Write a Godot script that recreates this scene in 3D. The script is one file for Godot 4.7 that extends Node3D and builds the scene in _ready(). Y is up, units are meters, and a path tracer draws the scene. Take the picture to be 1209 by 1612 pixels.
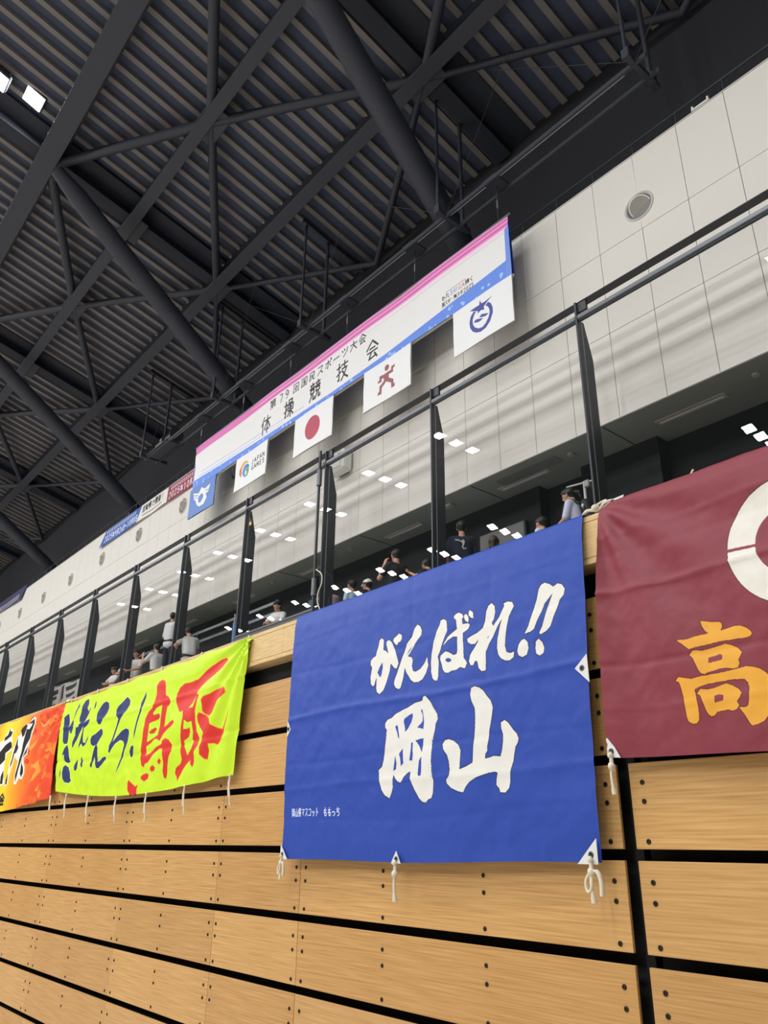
extends Node3D
# A sports hall: retractable seating front with cheering banners, glazed gallery above, white panel wall, hanging event banner and black steel roof.

const CAM_BASIS := Basis(Vector3(0.63944244, 0.01238364, -0.76873924), Vector3(0.2957887, 0.91895064, 0.26084242), Vector3(0.70966359, -0.3941781, 0.58395309))
const FLOOR_Y := -3.8
const X_LEFT := -64.0
const X_RIGHT := 9.0
const WALL_Z := -9.5          # white panel wall
const GLASS_Z := -8.6
const ROOF_SLOPE := 0.26795   # 15 degrees
const ROOF_Y := 16.3          # deck height where it meets the upper wall
const ROOF_Z := -10.5
const RIDGE_Z := 12.0
const HALL_END := 34.5
const BAY := 3.286
const BAY_X := -5.82
const ORDINALS := ["first", "second", "third", "fourth", "fifth", "sixth", "seventh", "eighth", "ninth", "tenth", "eleventh", "twelfth", "thirteenth", "fourteenth", "fifteenth", "sixteenth", "seventeenth", "eighteenth"]

const BLUE_LETTERS := [
	[582,196,593,204,593,238,605,243,618,254,607,221,610,211,622,210,636,220,653,249,665,276,670,295,661,310,649,307,637,294,631,290,625,316,611,348,595,372,576,381,561,373,557,359,559,326,554,333,548,348,537,351,528,341,527,317,534,288,526,278,527,264,538,256,553,252,565,227,572,202],
	[672,197,685,204,686,217,679,226,670,226,663,235,652,228,643,217,646,208,658,204],
	[760,184,774,193,781,207,779,222,762,234,746,246,728,265,714,279,732,285,738,294,735,314,741,330,754,334,774,329,794,315,808,295,809,311,812,322,802,346,785,363,767,368,745,366,728,355,710,332,701,314,694,344,682,374,673,378,658,371,650,359,652,347,668,316,686,282,700,260,710,238,733,219,746,194],
	[882,192,895,199,898,214,899,232,887,245,874,269,865,288,854,303,859,319,858,348,858,363,854,376,842,375,832,367,825,346,824,317,827,291,836,256,850,226,863,207,869,193],
	[947,185,963,193,968,202,962,209,963,224,975,225,989,227,994,233,987,243,975,248,964,251,964,271,966,303,967,326,977,338,981,345,972,359,951,352,935,357,915,357,902,361,888,358,878,348,871,327,865,314,867,303,880,297,892,294,908,301,924,311,936,310,940,298,940,258,924,255,901,262,878,275,885,265,902,251,922,241,939,234,936,204,928,200,927,192,937,186],
	[979,196,988,205,990,215,987,224,976,217,970,205,973,197],
	[995,187,1008,197,1010,216,1000,213,990,202,990,193],
	[1083,185,1095,198,1096,218,1090,235,1082,245,1088,255,1110,235,1131,206,1130,197,1146,195,1163,201,1169,214,1158,227,1148,240,1139,267,1133,295,1129,320,1134,339,1146,344,1162,343,1159,357,1144,364,1128,362,1112,353,1102,340,1099,322,1102,297,1113,262,1122,240,1104,260,1085,286,1067,305,1056,325,1056,354,1054,378,1038,378,1028,368,1023,347,1015,344,1006,356,996,354,989,340,994,322,1011,306,1025,290,1028,283,1014,294,997,292,984,283,983,273,1000,268,1024,263,1047,253,1055,236,1062,206,1070,191],
	[1282,172,1298,180,1310,190,1324,184,1338,190,1347,204,1342,221,1328,231,1317,254,1302,278,1292,297,1278,307,1258,313,1254,307,1265,292,1275,269,1286,243,1302,215,1305,208,1293,218,1276,231,1266,250,1251,271,1238,294,1222,299,1202,300,1217,282,1235,247,1251,214,1259,187,1268,175],
	[1201,314,1211,325,1213,342,1206,359,1190,363,1177,356,1174,344,1180,325,1191,315],
	[1250,323,1261,333,1267,351,1264,364,1251,369,1239,362,1237,346,1240,329],
	[802,415,814,426,825,438,836,454,853,475,855,490,846,503,842,522,836,538,830,562,826,585,824,608,827,629,827,648,831,660,829,678,827,694,820,708,806,711,795,719,781,717,767,707,756,693,745,679,734,664,725,649,728,629,715,632,700,641,692,652,681,659,669,655,658,646,648,634,644,662,646,668,640,686,629,702,619,698,605,692,590,677,580,652,577,634,576,617,593,608,601,588,607,558,614,523,616,498,609,490,609,477,620,467,640,463,660,452,692,445,719,439,754,430,785,428,792,417],
	[1012,417,1029,423,1044,434,1055,450,1069,464,1076,483,1073,500,1066,523,1059,545,1055,568,1049,586,1049,597,1041,605,1040,617,1055,616,1072,613,1095,616,1102,597,1106,577,1106,560,1101,543,1101,528,1114,522,1126,530,1142,549,1155,563,1160,575,1156,585,1147,596,1141,614,1137,632,1129,649,1125,667,1123,683,1118,698,1105,708,1087,707,1083,696,1074,688,1077,671,1083,657,1073,654,1053,655,1026,660,1002,664,977,674,963,685,952,700,930,695,905,685,890,673,888,663,900,653,902,636,900,614,894,596,878,577,875,563,887,553,900,552,919,558,938,571,946,587,943,610,941,638,967,632,992,624,994,605,998,578,1005,540,1008,503,1008,479,996,456,992,435,998,420],
]

const BLUE_HOLES := [
	[588,279,576,289,563,309,575,326,582,322,590,295],
	[902,316,914,322,914,328,901,329,890,323,891,317],
	[733,249,721,259,709,274,716,269,728,257],
	[1070,280,1062,288,1065,282],
	[741,460,719,464,700,472,697,481,702,496,704,512,719,501,735,485,742,470],
	[782,451,780,457,787,470,786,488,776,496,761,504,780,509,790,512,792,496,791,476,787,458],
	[660,488,658,495,666,508,672,526,678,529,676,516,672,503,669,490],
	[692,560,675,575,681,589,684,611,696,604,695,580],
	[658,577,653,602,648,623,661,619,664,602,661,590],
	[734,546,731,566,724,597,738,599,741,583,740,564,741,546],
	[791,539,776,539,753,542,764,551,775,566,784,579,788,561],
	[782,591,771,600,766,621,763,640,769,645,778,643,780,620],
]

const YELLOW_NAVY := [
	[129,74,149,102,171,143,187,183,176,193,133,191,114,180,104,150,97,107,92,87],
	[186,196,204,213,214,235,231,258,218,264,184,258,168,245,160,231,140,233,134,245,132,226,151,209],
	[194,270,225,278,245,296,253,317,267,324,251,332,210,331,185,317,174,298,174,279],
	[144,280,144,293,143,311,154,315,159,300],
	[233,42,240,58,219,81,199,106,220,126,219,139,210,158,191,153,184,141,171,150,163,136,181,116,196,104,208,77,225,53],
	[326,42,335,60,332,78,353,90,360,74,366,82,352,105,328,128,297,156,274,181,243,207,233,211,233,190,249,167,245,138,267,137,286,120,273,122,263,105,270,84,268,61,292,45],
	[383,118,387,131,359,140,332,147,334,172,345,197,367,199,390,175,388,189,370,205,347,212,329,199,315,207,307,217,302,205,310,185,320,158,317,133,350,121],
	[412,58,419,74,405,87,401,77,404,59],
	[310,253,326,268,326,283,306,292,287,288,282,277,293,263],
	[353,243,370,259,374,277,366,282,354,270,350,252],
	[514,72,540,80,549,98,538,114,510,132,492,147,470,143,449,122,444,106,457,90,488,75],
	[510,161,528,169,533,181,515,194,495,213,508,223,512,240,516,267,532,266,562,256,587,254,592,261,566,276,532,288,509,286,496,274,484,250,473,266,468,283,453,282,448,273,460,245,471,223,482,212,456,215,428,207,416,191,425,180,463,175,492,166],
	[706,78,732,91,738,106,715,126,679,144,659,168,643,195,635,212,669,197,700,183,734,179,760,185,769,198,768,220,749,243,730,269,709,289,683,310,696,291,716,268,732,244,737,228,722,216,696,211,663,219,635,234,622,246,609,241,609,223,622,207,635,183,649,161,657,143,633,128,624,112,635,102,674,89],
	[863,81,865,97,850,122,831,167,819,201,814,220,809,200,818,165,833,131,829,113,846,97],
	[810,234,820,241,818,260,806,271,790,265,786,252,795,239],
]

const YELLOW_RED := [
	[975,60,1001,70,1009,91,1016,112,1045,124,1057,133,1050,144,1036,147,1031,169,1031,195,1030,206,1055,202,1074,195,1095,193,1105,201,1086,210,1051,216,1031,224,1010,241,993,234,973,231,946,241,917,248,921,268,921,275,954,268,989,258,1032,252,1029,244,1054,239,1081,246,1104,262,1106,277,1090,294,1082,318,1081,339,1077,351,1065,345,1056,328,1057,304,1047,281,1039,265,1013,263,971,275,940,295,923,296,919,306,893,298,879,278,879,242,882,199,884,166,902,148,931,138,942,122,947,99,939,71,952,61],
	[1024,291,1039,299,1035,305,1025,307,1013,299],
	[980,306,1000,314,996,321,978,323,963,316,966,308],
	[940,325,955,329,954,340,931,345,905,337,899,331,914,327],
	[812,335,836,346,867,356,886,352,881,361,882,377,861,386,829,375,810,361,806,341],
	[1377,56,1389,62,1386,74,1361,85,1320,97,1284,107,1248,121,1226,139,1243,140,1249,145,1245,166,1237,187,1240,217,1250,245,1270,264,1271,282,1249,298,1255,313,1255,327,1247,338,1230,328,1230,317,1203,326,1180,339,1153,364,1143,352,1130,342,1137,328,1162,320,1169,309,1157,287,1157,257,1158,221,1162,193,1157,174,1133,175,1112,159,1095,141,1094,119,1115,102,1141,95,1176,96,1223,95,1266,80,1308,68,1350,58],
	[1393,141,1408,149,1411,161,1395,169,1372,175,1357,189,1342,208,1324,211,1291,202,1276,191,1276,176,1270,160,1281,153,1312,151,1348,143],
	[1258,194,1292,205,1326,220,1336,236,1369,251,1394,258,1408,241,1442,206,1439,221,1421,248,1408,272,1393,287,1371,295,1352,288,1328,287,1332,307,1327,328,1311,324,1286,309,1282,289,1295,278,1292,267,1299,254,1274,238,1254,219,1250,203],
]

const YELLOW_HOLES := [
	[1000,138,963,142,936,155,946,161,984,161,993,171,981,178,936,180,917,183,919,209,917,235,928,235,979,225,991,224,995,201,998,172],
	[1230,143,1218,160,1190,172,1221,174,1228,161],
	[1174,202,1173,228,1194,230,1212,229,1213,241,1206,253,1174,260,1178,277,1204,303,1227,287,1235,267,1228,264,1230,243,1220,212,1200,213],
]

const YELLOW_INNER := [
	[942,202,964,199,977,204,961,215,934,214,924,208],
]

const ORANGE_WHITE := [
	[747,32,767,38,769,57,744,89,740,115,750,153,713,163,744,190,747,212,731,231,696,226,674,242,655,241,650,223,649,169,603,150,587,190,587,237,557,243,540,237,557,203,552,170,559,128,591,85,624,83,623,67,667,47,705,55,719,39],
	[472,41,532,59,526,76,538,96,548,125,502,134,496,159,497,179,537,232,516,240,461,232,378,233,326,174,253,87,414,85,442,71],
]

const ORANGE_BLACK := [
	[600,86,608,112,624,123,613,140,588,140,577,170,569,189,564,169,577,129,587,105],
	[559,201,568,221,571,237,548,236,548,222],
	[669,49,682,58,667,87,646,92,618,67,641,57],
	[751,40,760,56,736,81,733,103,706,125,695,146,683,179,675,217,663,235,656,216,661,182,665,136,671,107,680,68,714,71,732,61,742,52,712,54,709,48],
	[730,124,737,149,704,161,707,178,732,194,735,211,718,223,703,212,709,195,700,173,704,154],
	[474,44,491,57,524,61,516,75,469,84,436,89,436,76,467,68],
	[532,100,543,116,506,126,483,132,493,154,459,164,421,174,346,175,301,113,388,128,433,113,480,101,520,94],
	[493,187,514,208,520,233,494,233,481,209],
	[453,194,476,221,458,228,403,228,405,192],
]

const ORANGE_FLAMES := [
	[814,57,853,73,901,54,891,77,833,78],
	[815,139,845,113,821,122,751,133,774,147],
	[883,181,794,194,854,207,904,219,894,200],
	[870,273,910,255,894,277],
	[906,286,939,281,939,300],
	[913,105,964,93,946,112],
	[816,244,870,210,904,219,853,243],
	[927,157,977,145,971,160,930,162],
	[986,84,1031,80,1003,90],
	[916,240,970,236,947,246],
]

const MAROON_GOLD := [
	[326,438,337,441,353,446,373,450,378,455,378,462,373,471,390,469,406,467,421,468,434,475,445,485,447,492,442,498,432,499,401,498,371,497,340,499,308,501,290,504,280,495,270,485,261,477,289,478,308,474,328,473,341,472,333,463,328,452],
	[288,518,297,509,307,509,319,512,338,510,359,508,378,505,391,509,407,519,416,531,411,539,405,547,406,555,401,565,389,566,374,562,358,562,341,565,329,566,320,570,311,566,306,558,302,544,296,527],
	[241,575,251,567,266,571,284,576,312,573,348,572,378,570,402,567,420,565,436,569,450,575,461,584,467,592,469,604,463,639,456,665,449,681,438,692,422,698,411,699,407,693,400,676,393,663,389,656,404,657,410,654,414,642,419,615,418,603,411,593,385,591,355,592,325,593,304,597,288,602,289,617,290,640,289,660,286,675,278,681,268,681,258,675,255,664,255,641,255,616,253,591,250,579],
	[292,613,303,603,319,606,335,605,352,601,368,598,382,605,394,614,400,624,395,632,386,642,390,651,384,659,373,662,362,658,350,659,334,660,329,666,320,669,313,665,308,653,305,638,300,618],
]

const MAROON_HOLES := [
	[333,531,347,530,362,527,368,531,366,541,349,543,332,544],
	[334,623,344,621,355,623,356,626,354,636,333,639],
]

const EMBLEM_STAR := [
	[259,58,227,72,205,88,209,105,186,96,163,104,168,90,113,59,177,60,183,37,191,60,213,63],
	[139,77,119,94,111,125,115,156,130,184,151,201,180,212,213,208,242,187,260,152,260,123,251,96,233,76,216,86,229,99,239,118,241,141,233,162,214,183,192,193,167,187,146,170,134,148,132,121,141,100,155,85],
	[175,131,190,121,210,129,236,141,216,146,195,140],
	[139,140,151,130,169,135,200,148,183,154,165,152],
]

const EMBLEM_RUNNER := [
	[195,42,204,50,205,65,196,75,184,78,175,72,169,62,170,47,178,40,188,39],
	[253,68,249,85,238,85,240,109,206,108,204,126,224,142,241,152,242,184,248,177,252,181,251,199,224,200,222,166,184,142,149,164,146,200,115,197,117,182,128,179,130,149,166,130,164,112,148,110,147,127,117,127,117,114,129,111,130,86,163,90,190,88,221,88,223,68],
]

const LOGO_ARCS := [
	[74,163,50,133,53,97,73,72,98,54,137,59,164,85,130,74,99,87,79,112,80,144],
	[108,170,88,136,94,112,113,87,150,85,171,103,169,119,136,114,120,132,119,153,133,169],
	[168,113,168,145,154,171,123,178,138,157,144,136,128,135,137,120],
	[74,163,50,133,53,97,76,92,74,110,78,143],
]

const EMBLEM_WING := [
	[180,59,230,87,307,72,282,128,250,128,268,166,234,205,174,207,137,187,107,151,103,136,72,122,60,69,144,95,167,74],
]

const EMBLEM_WING_HOLES := [
	[186,109,214,125,214,153,184,177,156,173,142,146,150,120],
	[64,86,136,108,138,115,65,92],
	[69,107,134,125,135,130,70,112],
	[244,101,294,110,293,115,245,108],
]
# strokes of printed characters in a box of 100 x 100
const GLYPHS := {
	"第": [[10,8,5,22],[10,12,42,12],[24,12,26,22],[58,6,52,20],[57,11,95,11],[72,11,76,22],[12,30,85,30,85,46],[15,46,85,46],[15,46,12,64,90,64,86,84,74,82],[50,30,50,98],[48,66,10,94]],
	"0": [[50,5,26,18,18,50,26,82,50,96,74,82,82,50,74,18,50,5]], "1": [[30,20,52,6,52,96]], "2": [[18,25,35,6,65,6,80,25,70,48,18,94,84,94]], "5": [[78,8,28,8,22,45,55,38,80,55,78,80,52,96,18,85]],
	"6": [[70,6,35,35,20,65,35,94,65,94,80,70,65,50,40,50,22,66]], "7": [[18,10,82,10,45,95]], "8": [[50,48,24,30,30,10,50,5,70,10,76,30,50,48,20,70,28,92,50,97,72,92,80,70,50,48]], "9": [[78,30,60,8,35,8,20,28,25,45,45,52,70,45,80,28,76,65,45,95]],
	"回": [[10,8,90,8,90,95],[10,8,10,95],[10,88,90,88],[34,34,66,34,66,64,34,64,34,34]],
	"国": [[10,8,90,8,90,95],[10,8,10,95],[10,90,90,90],[26,26,74,26],[28,48,72,48],[24,74,76,74],[50,26,50,74],[62,58,70,66]],
	"民": [[15,10,80,10,80,38,15,38],[15,10,15,90,45,76],[15,58,88,58],[48,38,60,70,80,92,92,82]],
	"ス": [[15,15,80,15,60,50,12,92],[52,56,88,90]], "ポ": [[10,32,82,32],[48,8,48,92,38,84],[26,52,12,78],[70,52,88,78],[86,8,97,8,97,20,86,20,86,8]], "ー": [[8,50,92,50]], "ツ": [[12,22,22,42],[42,16,50,36],[86,18,78,55,35,94]],
	"大": [[8,35,92,35],[50,6,48,45,10,95],[50,45,92,95]],
	"会": [[50,5,8,42],[50,5,92,42],[30,42,70,42],[12,58,88,58],[45,58,25,90,78,84],[66,70,86,94]],
	"体": [[32,6,6,48],[20,34,20,98],[34,28,98,28],[66,6,66,98],[64,30,36,74],[68,30,96,74],[50,78,84,78]],
	"操": [[8,26,36,26],[23,6,23,90,14,86],[6,62,38,50],[50,6,82,6,82,24,50,24,50,6],[42,32,62,32,62,50,42,50,42,32],[70,32,92,32,92,50,70,50,70,32],[42,62,96,62],[68,52,68,98],[66,64,42,90],[70,64,96,90]],
	"競": [[26,4,26,14],[8,14,46,14],[16,20,20,30],[36,20,32,30],[4,32,48,32],[12,40,42,40,42,58,12,58,12,40],[22,58,18,78,4,96],[34,58,34,92,48,92,48,80],[76,4,76,14],[58,14,96,14],[66,20,70,30],[86,20,82,30],[54,32,98,32],[62,40,92,40,92,58,62,58,62,40],[72,58,68,78,54,96],[84,58,84,92,98,92,98,80]],
	"技": [[6,28,38,28],[24,6,24,90,14,86],[4,62,40,50],[44,22,96,22],[70,6,70,42],[48,42,88,42,70,70,42,96],[52,52,72,78,98,96]],
	"わ": [[28,8,28,95],[10,32,40,30,12,72,45,42,72,36,88,55,80,78,58,92]], "た": [[10,26,62,22],[36,8,12,92],[54,46,88,44],[54,72,62,88,92,86]], "く": [[70,6,28,50,74,94]],
	"輝": [[20,6,20,30],[6,12,10,28],[34,12,30,28],[4,34,40,34],[14,34,4,92],[28,34,28,82,40,80],[48,20,48,8,96,8,96,20],[52,26,92,26],[54,34,90,34,90,62,54,62,54,34],[54,48,90,48],[46,74,98,74],[72,20,72,98]],
	"障": [[10,8,10,96],[10,8,34,8,24,36,36,58,12,66],[68,4,68,14],[46,14,92,14],[56,18,60,30],[82,18,76,30],[42,32,98,32],[52,40,88,40,88,64,52,64,52,40],[52,52,88,52],[42,76,98,76],[70,64,70,98]],
	"・": [[46,48,56,52]],
	"岡": [[10,98,10,8,90,8,90,95],[30,16,38,30],[70,16,62,30],[22,36,78,36],[30,52,30,80,70,80,70,52],[50,36,50,80]], "山": [[50,6,50,86],[12,36,12,88,88,88],[88,36,88,92]],
	"県": [[28,50,28,6,80,6,80,50],[28,20,80,20],[28,34,80,34],[10,50,90,50],[10,20,10,62,94,62],[50,62,50,98],[28,72,14,92],[70,72,88,92]],
	"マ": [[10,18,90,18,55,62],[38,46,66,82]], "コ": [[14,18,84,18,84,86],[10,84,90,84]], "ッ": [[18,44,26,62],[44,40,52,58],[80,42,72,72,42,96]], "ト": [[36,6,36,95],[36,38,80,60]],
	"も": [[42,6,36,70,48,92,76,90,84,62],[14,34,74,32],[12,58,72,56]], "っ": [[12,58,50,48,84,60,78,82,48,92]], "ち": [[14,26,88,24],[44,6,26,56,60,44,84,60,78,84,44,94]],
	"年": [[30,4,10,34],[26,20,88,20],[26,44,84,44],[26,44,26,68],[4,68,96,68],[56,20,56,98]], "月": [[10,95,26,60,26,8,80,8,80,94,66,90],[26,34,80,34],[26,58,80,58]], "日": [[22,8,78,8,78,94,22,94,22,8],[22,50,78,50]], "〜": [[8,56,30,40,52,52,70,62,92,44]],
	"滋": [[8,12,20,22],[4,38,16,48],[4,92,22,64],[50,4,56,16],[84,4,76,16],[30,20,98,20],[46,24,34,44,48,46,34,72,56,68],[80,24,66,44,82,46,66,72,92,68],[32,92,98,92]],
	"賀": [[6,18,42,18,40,44,32,42],[22,4,8,46],[56,14,92,14,92,42,56,42,56,14],[22,52,80,52,80,82,22,82,22,52],[22,62,80,62],[22,72,80,72],[36,84,14,98],[64,84,90,98]],
	"で": [[10,22,84,18],[60,20,34,50,42,82,66,92],[72,44,80,56],[86,38,94,50]], "開": [[10,98,10,6,42,6,42,36,10,36],[10,20,42,20],[90,96,90,6,58,6,58,36,90,36],[58,20,90,20],[26,50,74,50],[22,68,78,68],[40,50,36,94],[62,50,62,96]],
	"催": [[24,4,4,44],[16,32,16,98],[62,4,62,20],[36,6,36,22,92,22,92,6],[48,28,32,58],[42,44,42,98],[68,28,68,92],[42,44,94,44],[42,60,90,60],[42,76,90,76],[42,94,96,94]], "!": [[50,6,50,66],[47,88,53,88]],
	"S": [[82,18,60,6,30,10,24,30,50,48,78,64,74,88,44,96,18,84]], "H": [[20,6,20,95],[80,6,80,95],[20,50,80,50]], "I": [[50,6,50,95]], "G": [[84,20,56,6,24,24,18,60,40,94,82,88,82,56,56,56]], "A": [[8,95,50,6,92,95],[24,64,76,64]],
	"J": [[66,6,66,76,48,95,22,86]], "P": [[20,95,20,6,70,8,84,28,70,50,20,52]], "N": [[16,95,16,6,84,95,84,6]], "M": [[12,95,12,6,50,70,88,6,88,95]], "E": [[82,6,22,6,22,95,82,95],[22,50,74,50]],
}

var M := {}
var used := {}
var rng := RandomNumberGenerator.new()

# ------------------------------------------------------------------ scene helpers
func numbered(called: String) -> String:
	var n: int = used.get(called, 0)
	used[called] = n + 1
	return called if n == 0 else "%s_%03d" % [called, n]

func thing(called: String, label: String, category: String, at := Vector3.ZERO, group := "", turn := 0.0) -> Node3D:
	var o := Node3D.new()
	o.name = numbered(called)
	add_child(o)
	o.position = at
	o.rotation.y = turn
	o.set_meta("label", label)
	o.set_meta("category", category)
	if group:
		o.set_meta("group", group)
	return o

func structure(called: String, label: String, category := "") -> Node3D:
	var o := Node3D.new()
	o.name = called
	add_child(o)
	o.set_meta("label", label)
	o.set_meta("kind", "structure")
	if category:
		o.set_meta("category", category)
	return o

func part(parent: Node3D, called: String, mesh: Mesh, m: Material, at := Vector3.ZERO, label := "", basis := Basis.IDENTITY) -> MeshInstance3D:
	var o := MeshInstance3D.new()
	o.name = called
	o.mesh = mesh
	o.material_override = m
	parent.add_child(o, true)
	o.transform = Transform3D(basis, at)
	if label:
		o.set_meta("label", label)
	return o

func mat(c: Color, rough := 0.7, metal := 0.0) -> StandardMaterial3D:
	var m := StandardMaterial3D.new()
	m.albedo_color = c
	m.roughness = rough
	m.metallic = metal
	return m

func noise_tex(seed_: int, freq: float, octaves: int, colors: Array, size := 512, warp := 0.0) -> NoiseTexture2D:
	var n := FastNoiseLite.new()
	n.seed = seed_
	n.noise_type = FastNoiseLite.TYPE_SIMPLEX_SMOOTH
	n.frequency = freq
	n.fractal_octaves = octaves
	if warp > 0.0:
		n.domain_warp_enabled = true
		n.domain_warp_amplitude = warp
		n.domain_warp_frequency = freq * 0.7
	var g := Gradient.new()
	var offs := PackedFloat32Array()
	var cols := PackedColorArray()
	for i in colors.size():
		offs.append(float(i) / (colors.size() - 1))
		cols.append(colors[i])
	g.offsets = offs
	g.colors = cols
	var t := NoiseTexture2D.new()
	t.width = size
	t.height = size
	t.seamless = true
	t.noise = n
	t.color_ramp = g
	return t

# ------------------------------------------------------------------ mesh helpers
func mb() -> SurfaceTool:
	var st := SurfaceTool.new()
	st.begin(Mesh.PRIMITIVE_TRIANGLES)
	return st

func tri(st: SurfaceTool, a: Vector3, b: Vector3, c: Vector3, away: Vector3) -> void:
	# a flat triangle whose front looks away from the point given
	var n := (a - c).cross(a - b).normalized()
	if n.dot((a + b + c) / 3.0 - away) < 0.0:
		var t := b
		b = c
		c = t
		n = -n
	for p: Vector3 in [a, b, c]:
		st.set_normal(n)
		st.set_uv(Vector2(p.x, p.y) if absf(n.z) > 0.5 else (Vector2(p.z, p.y) if absf(n.x) > 0.5 else Vector2(p.x, p.z)))
		st.add_vertex(p)

func quad(st: SurfaceTool, a: Vector3, b: Vector3, c: Vector3, d: Vector3, away: Vector3) -> void:
	tri(st, a, b, c, away)
	tri(st, a, c, d, away)

func add_box(st: SurfaceTool, at: Vector3, size: Vector3, bevel := 0.0, basis := Basis.IDENTITY) -> void:
	var h := size * 0.5
	bevel = minf(bevel, minf(h.x, minf(h.y, h.z)) * 0.9)
	var v := func(s: Vector3, axis: int) -> Vector3:
		var p := Vector3(s.x * (h.x - bevel), s.y * (h.y - bevel), s.z * (h.z - bevel))
		p[axis] = s[axis] * h[axis]
		return at + basis * p
	for axis in 3:
		var u := (axis + 1) % 3
		var w := (axis + 2) % 3
		for s: float in [-1.0, 1.0]:
			var q := []
			for k: Vector2 in [Vector2(-1, -1), Vector2(1, -1), Vector2(1, 1), Vector2(-1, 1)]:
				var c := Vector3.ZERO
				c[axis] = s
				c[u] = k.x
				c[w] = k.y
				q.append(v.call(c, axis))
			quad(st, q[0], q[1], q[2], q[3], at)
		if bevel > 0.0:
			for su: float in [-1.0, 1.0]:
				for sw: float in [-1.0, 1.0]:
					var a := Vector3.ZERO
					a[u] = su
					a[w] = sw
					var lo := a
					var hi := a
					lo[axis] = -1.0
					hi[axis] = 1.0
					quad(st, v.call(lo, u), v.call(hi, u), v.call(hi, w), v.call(lo, w), at)
	if bevel > 0.0:
		for sx: float in [-1.0, 1.0]:
			for sy: float in [-1.0, 1.0]:
				for sz: float in [-1.0, 1.0]:
					var s3 := Vector3(sx, sy, sz)
					tri(st, v.call(s3, 0), v.call(s3, 1), v.call(s3, 2), at)

func box(size: Vector3, bevel := 0.0, at := Vector3.ZERO) -> ArrayMesh:
	var st := mb()
	add_box(st, at, size, bevel)
	return st.commit()

func add_tube(st: SurfaceTool, pts: Array, radii: Array, sides := 10, caps := true) -> void:
	var rings := []
	var up := Vector3(0.123, 0.9, 0.41).normalized()
	for i in pts.size():
		var dir: Vector3
		if i == 0:
			dir = pts[1] - pts[0]
		elif i == pts.size() - 1:
			dir = pts[i] - pts[i - 1]
		else:
			dir = (pts[i + 1] - pts[i]).normalized() + (pts[i] - pts[i - 1]).normalized()
		dir = dir.normalized()
		var side := dir.cross(up)
		if side.length() < 0.05:
			side = dir.cross(Vector3.RIGHT)
		side = side.normalized()
		up = side.cross(dir).normalized()
		var r: float = radii[i] if i < radii.size() else radii[-1]
		var ring := []
		for k in sides:
			var a := TAU * k / sides
			ring.append([pts[i] + (side * cos(a) + up * sin(a)) * r, side * cos(a) + up * sin(a)])
		rings.append(ring)
	for i in pts.size() - 1:
		for k in sides:
			var k2 := (k + 1) % sides
			var q := [rings[i][k], rings[i][k2], rings[i + 1][k2], rings[i + 1][k]]
			var order := [0, 1, 2, 0, 2, 3]
			var n: Vector3 = (q[0][0] - q[2][0]).cross(q[0][0] - q[1][0])
			if n.dot(q[0][1]) < 0.0:
				order = [0, 2, 1, 0, 3, 2]
			for o: int in order:
				st.set_normal(q[o][1])
				st.set_uv(Vector2(float(k) / sides, float(i)))
				st.add_vertex(q[o][0])
	if caps:
		for e in [0, pts.size() - 1]:
			var inner: Vector3 = pts[1] if e == 0 else pts[e - 1]
			for k in range(1, sides - 1):
				tri(st, rings[e][0][0], rings[e][k][0], rings[e][k + 1][0], inner)

func tube(pts: Array, radii: Array, sides := 10) -> ArrayMesh:
	var st := mb()
	add_tube(st, pts, radii, sides)
	return st.commit()

func smooth_path(pts: Array, steps := 4) -> Array:
	var out := []
	for i in pts.size() - 1:
		var p0: Vector3 = pts[maxi(i - 1, 0)]
		var p3: Vector3 = pts[mini(i + 2, pts.size() - 1)]
		for k in steps:
			out.append(pts[i].cubic_interpolate(pts[i + 1], p0, p3, float(k) / steps))
	out.append(pts[-1])
	return out

func add_lathe(st: SurfaceTool, profile: Array, sides := 24, basis := Basis.IDENTITY, at := Vector3.ZERO) -> void:
	# profile of (radius, height along local z)
	for i in profile.size() - 1:
		var p: Vector2 = profile[i]
		var q: Vector2 = profile[i + 1]
		var slope := (q - p).normalized()
		for k in sides:
			var a := TAU * k / sides
			var b := TAU * (k + 1) / sides
			var pa := Vector3(cos(a) * p.x, sin(a) * p.x, p.y)
			var pb := Vector3(cos(b) * p.x, sin(b) * p.x, p.y)
			var qa := Vector3(cos(a) * q.x, sin(a) * q.x, q.y)
			var qb := Vector3(cos(b) * q.x, sin(b) * q.x, q.y)
			for t in [[pa, a, pb, b, qb, b], [pa, a, qb, b, qa, a]]:
				var va: Vector3 = t[0]
				var vb: Vector3 = t[2]
				var vc: Vector3 = t[4]
				var fn := (va - vc).cross(va - vb)
				if fn.length() < 1e-12:
					continue
				for s in [0, 2, 4]:
					var ang: float = t[s + 1]
					var n := Vector3(cos(ang) * slope.y, sin(ang) * slope.y, -slope.x)
					if n.dot(fn) < 0.0:
						n = -n
					st.set_normal(basis * n)
					st.set_uv(Vector2(ang / TAU, 0))
					st.add_vertex(at + basis * t[s])

func lathe(profile: Array, sides := 24, basis := Basis.IDENTITY) -> ArrayMesh:
	var st := mb()
	add_lathe(st, profile, sides, basis)
	return st.commit()

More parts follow.
